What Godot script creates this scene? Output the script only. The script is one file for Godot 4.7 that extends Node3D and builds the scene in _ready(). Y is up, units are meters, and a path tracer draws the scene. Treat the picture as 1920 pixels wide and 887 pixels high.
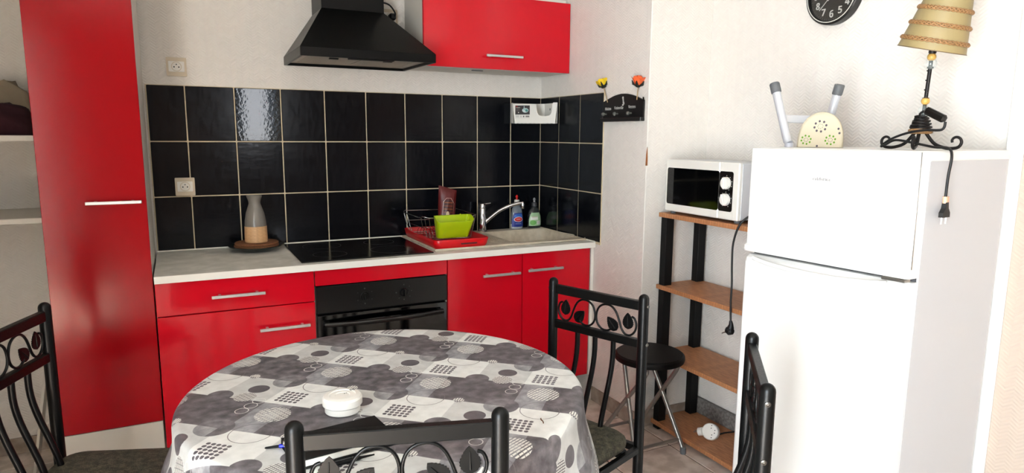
extends Node3D
# A small kitchen: red fitted units along the back wall, round table with four iron chairs, shelf, microwave and fridge on the right.
# Units are metres; x runs along the back wall, z comes out of it towards the camera, the floor is y = 0.

var used := {}
var M := {}
var rng := RandomNumberGenerator.new()
const TOP := 0.856          # worktop height
const PILLAR := 1.857       # x of the side wall that ends the worktop
const RIGHT := 2.21         # x of the right wall


# ---------------------------------------------------------------- names, things, parts
func numbered(called: String) -> String:
	var k: int = used.get(called, 0)
	used[called] = k + 1
	return called if k == 0 else "%s_%03d" % [called, k]

func thing(called: String, label: String, category: String, at := Vector3.ZERO, turn := 0.0, group := "") -> Node3D:
	var o := Node3D.new()
	o.name = numbered(called)
	add_child(o, true)
	o.position = at
	o.rotation.y = turn
	o.set_meta("label", label)
	o.set_meta("category", category)
	if group != "":
		o.set_meta("group", group)
	return o

func part(called: String, st, m: Material, parent: Node) -> MeshInstance3D:
	var o := MeshInstance3D.new()
	o.name = called
	o.mesh = st if st is Mesh else done(st)
	o.material_override = m
	o.cast_shadow = GeometryInstance3D.SHADOW_CASTING_SETTING_ON
	parent.add_child(o, true)
	return o

func whole(called: String, label: String, category: String, st, m: Material, at := Vector3.ZERO, turn := 0.0, group := "") -> MeshInstance3D:
	var o := part(numbered(called), st, m, self)
	o.position = at
	o.rotation.y = turn
	o.set_meta("label", label)
	o.set_meta("category", category)
	if group != "":
		o.set_meta("group", group)
	return o

func struct(called: String, label: String, category: String, st, m: Material) -> MeshInstance3D:
	var o := part(called, st, m, self)
	o.set_meta("kind", "structure")
	o.set_meta("label", label)
	o.set_meta("category", category)
	return o


# ---------------------------------------------------------------- shapes
func mb() -> SurfaceTool:
	var s := SurfaceTool.new()
	s.begin(Mesh.PRIMITIVE_TRIANGLES)
	return s

func done(s: SurfaceTool) -> ArrayMesh:
	s.index()
	s.generate_normals()
	return s.commit()

func poly(s: SurfaceTool, p: Array, out: Vector3) -> void:
	# a convex face whose outside is towards out
	var n := Vector3.ZERO
	for i in range(1, p.size() - 1):
		n += (p[i] - p[0]).cross(p[i + 1] - p[0])
	var flip := n.dot(out) < 0.0
	for i in range(1, p.size() - 1):
		s.add_vertex(p[0])
		if flip:
			s.add_vertex(p[i])
			s.add_vertex(p[i + 1])
		else:
			s.add_vertex(p[i + 1])
			s.add_vertex(p[i])

func bx(s: SurfaceTool, c: Vector3, size: Vector3, r := 0.002, b := Basis()) -> void:
	# a box with chamfered edges
	s.set_smooth_group(-1)
	var h := size * 0.5
	r = minf(r, minf(h.x, minf(h.y, h.z)) * 0.8)
	for ax in 3:
		var u := (ax + 1) % 3
		var w := (ax + 2) % 3
		for sg in [-1.0, 1.0]:
			var p := []
			for q in [[-1, -1], [1, -1], [1, 1], [-1, 1]]:
				var v := Vector3.ZERO
				v[ax] = sg * h[ax]
				v[u] = q[0] * (h[u] - r)
				v[w] = q[1] * (h[w] - r)
				p.append(c + b * v)
			var o := Vector3.ZERO
			o[ax] = sg
			poly(s, p, b * o)
			for sh in [-1.0, 1.0]:   # the edge between +-ax and +-u
				var a1 := Vector3.ZERO
				a1[ax] = sg * h[ax]; a1[u] = sh * (h[u] - r); a1[w] = h[w] - r
				var a2 := a1
				a2[w] = -a1[w]
				var b1 := Vector3.ZERO
				b1[ax] = sg * (h[ax] - r); b1[u] = sh * h[u]; b1[w] = h[w] - r
				var b2 := b1
				b2[w] = -b1[w]
				var e := Vector3.ZERO
				e[ax] = sg; e[u] = sh
				poly(s, [c + b * a1, c + b * a2, c + b * b2, c + b * b1], b * e)
	for sx in [-1.0, 1.0]:
		for sy in [-1.0, 1.0]:
			for sz in [-1.0, 1.0]:
				var k := Vector3(sx, sy, sz)
				poly(s, [c + b * (k * Vector3(h.x, h.y - r, h.z - r)), c + b * (k * Vector3(h.x - r, h.y, h.z - r)), c + b * (k * Vector3(h.x - r, h.y - r, h.z))], b * k)

func bb(s: SurfaceTool, lo: Vector3, hi: Vector3, r := 0.002) -> void:
	bx(s, (lo + hi) * 0.5, hi - lo, r)

func box(lo: Vector3, hi: Vector3, r := 0.002) -> SurfaceTool:
	var s := mb()
	bb(s, lo, hi, r)
	return s

func tube(s: SurfaceTool, pts: Array, r, n := 8, cap := true, closed := false) -> void:
	# r is a radius or a list of radii, one for each point
	var m := pts.size()
	var rings := []
	var side := Vector3.ZERO
	for i in m:
		var t: Vector3
		if closed:
			t = (pts[(i + 1) % m] - pts[(i - 1 + m) % m]).normalized()
		else:
			t = (pts[mini(i + 1, m - 1)] - pts[maxi(i - 1, 0)]).normalized()
		if side == Vector3.ZERO:
			side = t.cross(Vector3.UP if absf(t.y) < 0.9 else Vector3.RIGHT).normalized()
		else:
			side = (side - t * side.dot(t)).normalized()
		var up := t.cross(side)
		var rr: float = r[i] if r is Array else r
		var ring := []
		for k in n:
			var a := TAU * k / n
			ring.append(pts[i] + (side * cos(a) + up * sin(a)) * rr)
		rings.append(ring)
	s.set_smooth_group(1)
	for i in (m if closed else m - 1):
		var A: Array = rings[i]
		var B: Array = rings[(i + 1) % m]
		var mid: Vector3 = (pts[i] + pts[(i + 1) % m]) * 0.5
		for k in n:
			var k2 := (k + 1) % n
			poly(s, [A[k], A[k2], B[k2], B[k]], (A[k] + B[k2]) * 0.5 - mid)
	if cap and not closed:
		s.set_smooth_group(-1)
		poly(s, rings[0], pts[0] - pts[1])
		poly(s, rings[m - 1], pts[m - 1] - pts[m - 2])

func smooth_path(p: Array, per := 6, closed := false) -> Array:
	# Catmull-Rom through the points
	var out := []
	var m := p.size()
	for i in (m if closed else m - 1):
		var a: Vector3 = p[(i - 1 + m) % m] if closed else p[maxi(i - 1, 0)]
		var b: Vector3 = p[i]
		var c: Vector3 = p[(i + 1) % m]
		var d: Vector3 = p[(i + 2) % m] if closed else p[mini(i + 2, m - 1)]
		for k in per:
			out.append(b.cubic_interpolate(c, a, d, float(k) / per))
	if not closed:
		out.append(p[m - 1])
	return out

func lathe(s: SurfaceTool, prof: Array, n := 32, xf := Transform3D.IDENTITY) -> void:
	# prof: (radius, height) from the bottom of the axis outwards, up and back in
	var g := 1
	for i in prof.size() - 1:
		var a: Vector2 = prof[i]
		var b: Vector2 = prof[i + 1]
		if a.distance_to(b) < 1e-6:
			continue
		if i > 0:
			var z: Vector2 = prof[i - 1]
			if absf((a - z).angle_to(b - a)) > 0.6:
				g += 1
		s.set_smooth_group(g)
		var nrm := Vector2(b.y - a.y, a.x - b.x)
		for k in n:
			var t0 := TAU * k / n
			var t1 := TAU * ((k + 1) % n) / n
			var tm := TAU * (k + 0.5) / n
			var p := []
			p.append(xf * Vector3(a.x * cos(t0), a.y, a.x * sin(t0)))
			if a.x > 1e-6:
				p.append(xf * Vector3(a.x * cos(t1), a.y, a.x * sin(t1)))
			if b.x > 1e-6:
				p.append(xf * Vector3(b.x * cos(t1), b.y, b.x * sin(t1)))
			p.append(xf * Vector3(b.x * cos(t0), b.y, b.x * sin(t0)))
			if a.x <= 1e-6 and b.x <= 1e-6:
				continue
			if b.x <= 1e-6:
				p = [p[0], p[1], p[2]]
			poly(s, p, xf.basis * Vector3(nrm.x * cos(tm), nrm.y, nrm.x * sin(tm)))

func prism(s: SurfaceTool, pl: PackedVector2Array, depth: float, xf := Transform3D.IDENTITY, smooth := false) -> void:
	# a polygon in xy pushed from z = 0 to z = depth
	var ids := Geometry2D.triangulate_polygon(pl)
	s.set_smooth_group(-1)
	for i in range(0, ids.size(), 3):
		for z in [0.0, depth]:
			var p := []
			for j in 3:
				var q := pl[ids[i + j]]
				p.append(xf * Vector3(q.x, q.y, z))
			poly(s, p, xf.basis * Vector3(0, 0, signf(depth) * (-1.0 if z == 0.0 else 1.0)))
	if smooth:
		s.set_smooth_group(3)
	var cw := 1.0 if Geometry2D.is_polygon_clockwise(pl) else -1.0
	for i in pl.size():
		var a := pl[i]
		var b := pl[(i + 1) % pl.size()]
		var d := (b - a)
		var o := Vector3(-d.y, d.x, 0) * cw
		poly(s, [xf * Vector3(a.x, a.y, 0), xf * Vector3(b.x, b.y, 0), xf * Vector3(b.x, b.y, depth), xf * Vector3(a.x, a.y, depth)], xf.basis * o)

func rrect(w: float, h: float, r: float, n := 5, c := Vector2.ZERO) -> PackedVector2Array:
	var o := PackedVector2Array()
	for q in [[1, 1, 0.0], [-1, 1, 0.5], [-1, -1, 1.0], [1, -1, 1.5]]:
		for k in n + 1:
			var a: float = PI * q[2] + PI * 0.5 * k / n
			o.append(c + Vector2(q[0] * (w * 0.5 - r), q[1] * (h * 0.5 - r)) + Vector2(cos(a), sin(a)) * r)
	return o

func loft(s: SurfaceTool, rings: Array, cap0 := true, cap1 := true, inside := false, group := 1) -> void:
	# closed rings of equal length, joined one to the next
	s.set_smooth_group(group)
	var sg := -1.0 if inside else 1.0
	for i in rings.size() - 1:
		var A: Array = rings[i]
		var B: Array = rings[i + 1]
		var n := A.size()
		var mid := Vector3.ZERO
		for k in n:
			mid += A[k] + B[k]
		mid /= 2.0 * n
		for k in n:
			var k2 := (k + 1) % n
			poly(s, [A[k], A[k2], B[k2], B[k]], ((A[k] + B[k2] + A[k2] + B[k]) * 0.25 - mid) * sg)
	s.set_smooth_group(-1)
	if rings.size() > 1:
		var m := rings.size()
		var c0 := center(rings[0])
		var c1 := center(rings[1])
		if cap0:
			poly(s, rings[0], (c0 - c1) * sg)
		c0 = center(rings[m - 1])
		c1 = center(rings[m - 2])
		if cap1:
			poly(s, rings[m - 1], (c0 - c1) * sg)

func center(r: Array) -> Vector3:
	var c := Vector3.ZERO
	for v in r:
		c += v
	return c / r.size()

func ring_xz(w: float, d: float, r: float, y: float, c := Vector3.ZERO, n := 4) -> Array:
	var o := []
	for q in rrect(w, d, r, n):
		o.append(c + Vector3(q.x, y, q.y))
	return o

func ball(s: SurfaceTool, c: Vector3, r: float, n := 14, squash := 1.0) -> void:
	var pr := []
	for i in 9:
		var a := -PI / 2 + PI * i / 8
		pr.append(Vector2(maxf(0.0, cos(a)) * r if i > 0 and i < 8 else 0.0, sin(a) * r * squash))
	lathe(s, pr, n, Transform3D(Basis(), c))

func sheet(s: SurfaceTool, a: Vector3, b: Vector3, c: Vector3, d: Vector3) -> void:
	# a printed rectangle: a top left, b top right, c bottom right, d bottom left
	s.set_smooth_group(-1)
	for q in [[a, Vector2(0, 0)], [b, Vector2(1, 0)], [c, Vector2(1, 1)], [a, Vector2(0, 0)], [c, Vector2(1, 1)], [d, Vector2(0, 1)]]:
		s.set_uv(q[1])
		s.add_vertex(q[0])

func text(words: String, size: float, depth := 0.001, font := "Droid Sans", italic := false, weight := 400) -> TextMesh:
	var t := TextMesh.new()
	var f := SystemFont.new()
	f.font_names = PackedStringArray([font])
	f.font_italic = italic
	f.font_weight = weight
	t.font = f
	t.text = words
	t.font_size = 32
	t.pixel_size = size / 32.0
	t.depth = depth
	t.curve_step = 2.0
	return t


# ---------------------------------------------------------------- materials
func mat(c: Color, rough := 0.5, metal := 0.0, spec := 0.5) -> StandardMaterial3D:
	var m := StandardMaterial3D.new()
	m.albedo_color = c
	m.roughness = rough
	m.metallic = metal
	m.metallic_specular = spec
	m.cull_mode = BaseMaterial3D.CULL_DISABLED
	return m

func tri_map(m: StandardMaterial3D, scale: Vector3, world := false) -> StandardMaterial3D:
	m.uv1_triplanar = true
	m.uv1_world_triplanar = world
	m.uv1_scale = scale
	return m

func noise_img(n: int, freq: float, oct := 4, sd := 1, kind := FastNoiseLite.TYPE_SIMPLEX_SMOOTH) -> Image:
	var f := FastNoiseLite.new()
	f.seed = sd
	f.noise_type = kind
	f.frequency = freq
	f.fractal_octaves = oct
	var im := f.get_seamless_image(n, n)
	im.convert(Image.FORMAT_RGB8)
	return im

func two_tone(src: Image, a: Color, b: Color, gain := 1.0) -> ImageTexture:
	var im := Image.create(src.get_width(), src.get_height(), false, Image.FORMAT_RGB8)
	for y in src.get_height():
		for x in src.get_width():
			var v := clampf((src.get_pixel(x, y).r - 0.5) * gain + 0.5, 0.0, 1.0)
			im.set_pixel(x, y, a.lerp(b, v))
	return ImageTexture.create_from_image(im)

func bump(src: Image, strength: float) -> ImageTexture:
	var im: Image = src.duplicate()
	im.bump_map_to_normal_map(strength)
	return ImageTexture.create_from_image(im)

func herring_img() -> Image:
	# embossed wallpaper: short slanted ribs in columns that lean by turns left and right
	var n := 256
	var im := Image.create(n, n, false, Image.FORMAT_RGB8)
	for y in n:
		for x in n:
			var col := int(x / 32.0)
			var u := fposmod(x, 32.0) / 32.0
			var slope := 22.0 * u if col % 2 == 0 else 22.0 * (1.0 - u)
			var w := 0.5 + 0.5 * sin(TAU * (y + slope) / 16.0)
			var v := w
			im.set_pixel(x, y, Color(v, v, v))
	return im

func stretched(src: Image, sx: int, sy: int) -> Image:
	# grain: the noise drawn out along one axis
	var n := src.get_width()
	var im := Image.create(n, n, false, Image.FORMAT_RGB8)
	for y in n:
		for x in n:
			im.set_pixel(x, y, src.get_pixel((x * sx) % n, (y * sy) % n))
	return im

func cloth_img() -> ImageTexture:
	# the print of the oilcloth: one repeat of bands, discs, rings and dot squares
	var n := 512
	var P := 0.288
	var im := Image.create(n, n, false, Image.FORMAT_RGB8)
	var cloud := noise_img(n, 0.012, 5, 11)
	var fine := noise_img(n, 0.09, 2, 12)
	var white := Color(0.88, 0.885, 0.87)
	var pale := Color(0.78, 0.785, 0.775)
	var dark := Color(0.385, 0.37, 0.385)
	var mid := Color(0.56, 0.56, 0.575)
	var ink := Color(0.35, 0.33, 0.35)
	for y in n:
		for x in n:
			var s := P * (x + 0.5) / n
			var t := P * (y + 0.5) / n
			var c := white
			if t > 0.045 and t < 0.196:
				c = mid if wrapd(s, -0.004, P) < 0.038 else dark
			else:
				c = pale if wrapd(s, 0.175, P) < 0.067 else white
			var v := (cloud.get_pixel(x, y).r - 0.5) * 0.30 + (fine.get_pixel(x, y).r - 0.5) * 0.05
			# bump of the dark band, and the disc that hangs from its lower edge
			if disc(s, t, 0.112, 0.040, P) < 0.032:
				c = dark.lerp(mid, 0.12)
			var low := disc(s, t, 0.223, 0.196, P)
			if low < 0.043:
				c = dark.lerp(mid, 0.35) if t < 0.196 and t > 0.045 else Color(0.60, 0.60, 0.61)
				if wrapd(s, 0.249, P) < 0.017 and t > 0.1 and t < 0.24:
					c = dark.lerp(mid, 0.2)
			c = Color(c.r + v * (0.8 if c.r < 0.7 else 0.25), c.g + v * (0.8 if c.r < 0.7 else 0.25), c.b + v * (0.8 if c.r < 0.7 else 0.25))
			# hatched discs
			if disc(s, t, 0.017, 0.1015, P) < 0.0405:
				if fposmod(s * 0.92 + t * 0.39, 0.0082) < 0.0046 and fposmod(t * 0.92 - s * 0.39, 0.013) < 0.0115:
					c = Color(0.87, 0.87, 0.84)
			if disc(s, t, -0.109, 0.032, P) < 0.0265:
				c = dark
				if fposmod(s * 0.92 + t * 0.39, 0.0066) < 0.0038 and fposmod(t * 0.92 - s * 0.39, 0.010) < 0.0088:
					c = Color(0.87, 0.87, 0.84)
			if disc(s, t, 0.113, 0.190, P) < 0.0135:
				if fposmod(s, 0.0062) < 0.0036:
					c = Color(0.9, 0.9, 0.87) if t < 0.196 else dark
			# plain dark disc
			if disc(s, t, -0.109, -0.023, P) < 0.026:
				c = Color(0.37 + v * 0.4, 0.35 + v * 0.4, 0.365 + v * 0.4)
			# three rings
			for r in [Vector2(-0.065, 0.103), Vector2(-0.0635, 0.0715), Vector2(-0.062, 0.042)]:
				if absf(disc(s, t, r.x, r.y, P) - 0.0150) < 0.0009:
					c = Color(0.85, 0.85, 0.83)
			# the thin arc
			var arc := absf(disc(s, t, 0.03, 0.198, P) - 0.0465)
			if arc < 0.0009:
				c = Color(0.45, 0.43, 0.44)
			# square of dots
			for i in 5:
				for j in 5:
					if disc(s, t, (i - 2) * 0.0128, (j - 2) * 0.0128, P) < 0.0050:
						c = ink
			im.set_pixel(x, y, c)
	im.generate_mipmaps()
	return ImageTexture.create_from_image(im)

func wrapd(a: float, b: float, p: float) -> float:
	var d := fposmod(a - b, p)
	return minf(d, p - d)

func disc(s: float, t: float, cs: float, ct: float, p: float) -> float:
	return Vector2(wrapd(s, cs, p), wrapd(t, ct, p)).length()

func seat_img() -> Image:
	var n := 256
	var a := noise_img(n, 0.09, 3, 21)
	var b := noise_img(n, 0.03, 3, 22)
	var im := Image.create(n, n, false, Image.FORMAT_RGB8)
	for y in n:
		for x in n:
			var v := a.get_pixel((x * 1) % n, (y * 3) % n).r * 0.6 + b.get_pixel(x, y).r * 0.4
			im.set_pixel(x, y, Color(v, v, v))
	return im

func print_tex(w: int, h: int, base: Color, marks: Array) -> ImageTexture:
	# flat print: each mark is [kind, colour, a, b, c, d] in fractions of the sheet
	var im := Image.create(w, h, false, Image.FORMAT_RGB8)
	im.fill(base)
	for k in marks:
		if k[0] == "box":
			im.fill_rect(Rect2i(int(k[2] * w), int(k[3] * h), maxi(1, int(k[4] * w)), maxi(1, int(k[5] * h))), k[1])
		elif k[0] == "oval":
			for y in h:
				for x in w:
					if Vector2((float(x) / w - k[2]) / k[4], (float(y) / h - k[3]) / k[5]).length() < 1.0:
						im.set_pixel(x, y, k[1])
		elif k[0] == "line":
			for q in 200:
				var p := Vector2(k[2], k[3]).lerp(Vector2(k[4], k[5]), q / 199.0)
				im.fill_rect(Rect2i(int(p.x * w), int(p.y * h), maxi(1, w / 50), maxi(1, w / 50)), k[1])
	return ImageTexture.create_from_image(im)

func printed(t: Texture2D, rough := 0.4) -> StandardMaterial3D:
	var m := mat(Color.WHITE, rough)
	m.albedo_texture = t
	return m

func make_materials() -> void:
	rng.seed = 20
	var herring := herring_img()
	M.wall = tri_map(mat(Color(0.90, 0.88, 0.85), 0.7), Vector3(5, 5, 5), true)
	M.wall.normal_enabled = true
	M.wall.normal_texture = bump(herring, 3.0)
	M.wall.normal_scale = 0.30
	M.wall.albedo_texture = two_tone(noise_img(256, 0.012, 5, 3), Color(0.982, 0.98, 0.978), Color(1, 1, 1), 1.0)
	M.plaster = mat(Color(0.90, 0.89, 0.87), 0.8)
	M.grout = mat(Color(0.80, 0.74, 0.62), 0.8)
	M.floor_grout = mat(Color(0.30, 0.25, 0.22), 0.9)
	var marble := noise_img(256, 0.02, 5, 5)
	M.floor_tiles = []
	for k in 3:
		var f := tri_map(mat(Color(0.92, 0.87, 0.825).darkened(0.03 * k), 0.35), Vector3(2, 2, 2), true)
		f.uv1_offset = Vector3(0.31 * k, 0.17 * k, 0.2 * k)
		f.albedo_texture = two_tone(marble, Color(0.86, 0.84, 0.82), Color(1, 1, 1), 1.8)
		M.floor_tiles.append(f)
	var streak := stretched(noise_img(256, 0.02, 4, 9), 4, 1)
	M.tiles = []
	for k in 3:
		var t := tri_map(mat(Color(0.026, 0.033, 0.052).lightened(0.010 * k), 0.13, 0.0, 0.35), Vector3(2.2, 2.2, 2.2), true)
		t.uv1_offset = Vector3(0.37 * k, 0.21 * k, 0.1)
		t.normal_enabled = true
		t.normal_texture = bump(stretched(noise_img(256, 0.02, 2, 14), 1, 3), 2.0)
		t.normal_scale = 0.035
		t.roughness_texture = two_tone(streak, Color(0.6, 0.6, 0.6), Color(1, 1, 1), 1.5)
		t.roughness = 0.20
		M.tiles.append(t)
	M.clear_glaze = tri_map(mat(Color(0.028, 0.034, 0.052), 0.05), Vector3(5, 5, 5), true)
	M.clear_glaze.normal_enabled = true
	M.clear_glaze.normal_texture = bump(noise_img(256, 0.035, 2, 15), 2.0)
	M.clear_glaze.normal_scale = 0.05
	M.red = mat(Color(0.78, 0.05, 0.125), 0.12, 0.0, 0.4)
	tri_map(M.red, Vector3(3, 3, 3), true)
	M.red.normal_enabled = true
	M.red.normal_texture = bump(noise_img(256, 0.02, 3, 31), 2.0)
	M.red.normal_scale = 0.06
	M.shaded_red = tri_map(mat(Color(0.62, 0.037, 0.08), 0.16, 0.0, 0.3), Vector3(3, 3, 3), true)  # the units' red, darkened to hold the shade on the tall door
	M.shaded_red.normal_enabled = true
	M.shaded_red.normal_texture = M.red.normal_texture
	M.shaded_red.normal_scale = 0.05
	M.white_board = mat(Color(0.82, 0.80, 0.76), 0.5)
	M.handle = mat(Color(0.80, 0.80, 0.79), 0.38, 0.7)
	M.chrome = mat(Color(0.86, 0.86, 0.87), 0.10, 1.0)
	M.steel = mat(Color(0.70, 0.69, 0.67), 0.28, 1.0)
	M.black = mat(Color(0.022, 0.024, 0.024), 0.28)
	M.black_matt = mat(Color(0.018, 0.018, 0.018), 0.55, 0.0, 0.35)
	M.black_glass = mat(Color(0.010, 0.011, 0.013), 0.06)
	M.hood = mat(Color(0.014, 0.015, 0.013), 0.36, 0.0, 0.3)
	M.hood_inside = mat(Color(0.62, 0.58, 0.52), 0.4, 0.3)
	M.filter = tri_map(mat(Color(0.60, 0.56, 0.50), 0.4, 0.6), Vector3(30, 30, 30))
	M.filter.normal_enabled = true
	M.filter.normal_texture = bump(noise_img(128, 0.12, 1, 41), 5.0)
	M.worktop = tri_map(mat(Color(0.90, 0.89, 0.855), 0.45), Vector3(3, 3, 3), true)
	M.worktop.albedo_texture = two_tone(noise_img(256, 0.015, 5, 51), Color(0.90, 0.90, 0.89), Color(1, 1, 1), 1.5)
	M.edge = mat(Color(0.93, 0.92, 0.88), 0.4)
	M.sink = tri_map(mat(Color(0.83, 0.79, 0.71), 0.35), Vector3(4, 4, 4), true)
	M.sink.albedo_texture = two_tone(noise_img(256, 0.02, 4, 52), Color(0.90, 0.89, 0.87), Color(1, 1, 1), 2.0)
	M.socket = mat(Color(0.80, 0.745, 0.65), 0.35)
	M.hole_shade = mat(Color(0.03, 0.03, 0.03), 0.8)  # near-black pieces stand in for the shade inside small holes
	M.rubber = mat(Color(0.035, 0.034, 0.036), 0.55)
	M.iron = tri_map(mat(Color(0.026, 0.030, 0.030), 0.40, 0.0, 0.35), Vector3(9, 9, 9))
	M.iron.roughness_texture = two_tone(noise_img(256, 0.05, 3, 61), Color(0.75, 0.75, 0.75), Color(1, 1, 1), 2.0)
	var sf := seat_img()
	M.fabric = tri_map(mat(Color.WHITE, 0.9), Vector3(5, 5, 5))
	M.fabric.albedo_texture = two_tone(sf, Color(0.13, 0.125, 0.10), Color(0.36, 0.35, 0.28), 2.4)
	M.fabric.normal_enabled = true
	M.fabric.normal_texture = bump(sf, 4.0)
	M.vinyl = mat(Color(0.020, 0.020, 0.020), 0.5, 0.0, 0.3)
	M.cloth = mat(Color.WHITE, 0.42)
	M.cloth.albedo_texture = cloth_img()
	M.wood = tri_map(mat(Color(0.76, 0.53, 0.36), 0.5), Vector3(3, 3, 3), true)
	M.wood.albedo_texture = two_tone(stretched(noise_img(256, 0.02, 4, 71), 7, 1), Color(0.84, 0.82, 0.80), Color(1, 1, 1), 1.8)
	M.pale_wood = tri_map(mat(Color(0.86, 0.69, 0.50), 0.5), Vector3(12, 12, 12))
	M.pale_wood.albedo_texture = two_tone(stretched(noise_img(256, 0.02, 4, 72), 1, 5), Color(0.88, 0.86, 0.84), Color(1, 1, 1), 1.6)
	M.cork = tri_map(mat(Color(0.55, 0.36, 0.22), 0.85), Vector3(18, 18, 18))
	M.cork.albedo_texture = two_tone(noise_img(128, 0.12, 3, 73), Color(0.60, 0.55, 0.5), Color(1, 1, 1), 2.0)
	M.enamel = mat(Color(0.91, 0.905, 0.89), 0.28)
	M.enamel_shaded = mat(Color(0.75, 0.755, 0.765), 0.35)  # white enamel greyed to carry the fridge flank's shade; microwave body shares it
	M.white_plastic = mat(Color(0.90, 0.89, 0.86), 0.35)
	M.grey_plastic = mat(Color(0.36, 0.37, 0.38), 0.6)
	M.glass = mat(Color(0.9, 0.95, 0.93, 0.16), 0.03)
	M.glass.transparency = BaseMaterial3D.TRANSPARENCY_ALPHA
	M.dark_glass = mat(Color(0.1, 0.1, 0.1, 0.05), 0.03)
	M.dark_glass.transparency = BaseMaterial3D.TRANSPARENCY_ALPHA
	M.red_plastic = mat(Color(0.78, 0.02, 0.07), 0.3)
	M.lime = mat(Color(0.66, 0.76, 0.05), 0.38)
	M.wire = mat(Color(0.75, 0.74, 0.72), 0.18, 1.0)
	M.letter = mat(Color(0.78, 0.78, 0.76), 0.6)
	M.dark_letter = mat(Color(0.05, 0.05, 0.055), 0.6)
	M.raffia = mat(Color(0.58, 0.43, 0.27), 0.45)
	M.rust = mat(Color(0.075, 0.05, 0.042), 0.5, 0.3)
	M.maroon = tri_map(mat(Color(0.16, 0.015, 0.06), 0.95), Vector3(5, 5, 5))
	M.beige_cloth = mat(Color(0.62, 0.57, 0.49), 0.95)


# ---------------------------------------------------------------- the scene
func _ready() -> void:
	var cam := Camera3D.new()
	cam.name = "camera"
	cam.position = Vector3(-0.0507, 1.3993, 3.401)
	cam.basis = Basis.from_euler(Vector3(-0.153, -0.469, 0.007))
	cam.fov = rad_to_deg(2.0 * atan(443.5 / 1235.6))
	cam.near = 0.05
	cam.far = 60.0
	add_child(cam)
	cam.current = true

	var env := Environment.new()
	var sky := Sky.new()
	var air := ProceduralSkyMaterial.new()
	air.sky_top_color = Color(0.42, 0.60, 0.90)
	air.sky_horizon_color = Color(0.80, 0.87, 0.95)
	air.ground_horizon_color = Color(0.62, 0.60, 0.56)
	air.ground_bottom_color = Color(0.40, 0.38, 0.35)
	air.energy_multiplier = 1.0
	sky.sky_material = air
	env.background_mode = Environment.BG_SKY
	env.sky = sky
	env.tonemap_mode = Environment.TONE_MAPPER_LINEAR
	env.tonemap_exposure = 1.72
	env.sdfgi_enabled = true
	env.ssao_enabled = true
	env.ssil_enabled = true
	var we := WorldEnvironment.new()
	we.name = "world"
	we.environment = env
	add_child(we)

	# sun through the glazed door in the left wall: a patch on the floor in front of the table
	var sun := DirectionalLight3D.new()
	sun.name = "sun"
	var dir := Vector3(0.56, -0.82, -0.08).normalized()
	sun.basis = Basis.looking_at(dir, Vector3.UP)
	sun.light_color = Color(1.0, 0.96, 0.90)
	sun.light_energy = 60.0
	sun.light_angular_distance = 0.6
	sun.shadow_enabled = true
	add_child(sun)
	# daylight in the glazed door, and in the small window behind the camera
	daylight("daylight_door", Vector3(-1.37, 1.15, 3.95), Vector3(1, 0, 0), Vector2(1.3, 2.0), 13.5, Color(0.92, 0.965, 1.0))
	daylight("daylight_window", Vector3(0.90, 1.68, 5.92), Vector3(0, -0.05, -1), Vector2(0.30, 0.84), 0.45, Color(0.97, 0.98, 1.0))

	make_materials()
	build_room()
	build_units()
	build_hood_and_upper()
	build_worktop_things()
	build_wall_things()
	build_shelf_corner()
	build_fridge()
	build_on_fridge()
	build_table()
	build_chairs()
	build_stool()
	build_recess()

func daylight(called: String, at: Vector3, towards: Vector3, size: Vector2, energy: float, c: Color) -> void:
	var a := AreaLight3D.new()
	a.name = called
	a.position = at
	a.basis = Basis.looking_at(towards.normalized(), Vector3.UP)
	a.area_size = size
	a.light_energy = energy
	a.light_color = c
	a.area_range = 20.0
	a.area_attenuation = 2.0
	a.shadow_enabled = true
	add_child(a)


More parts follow.
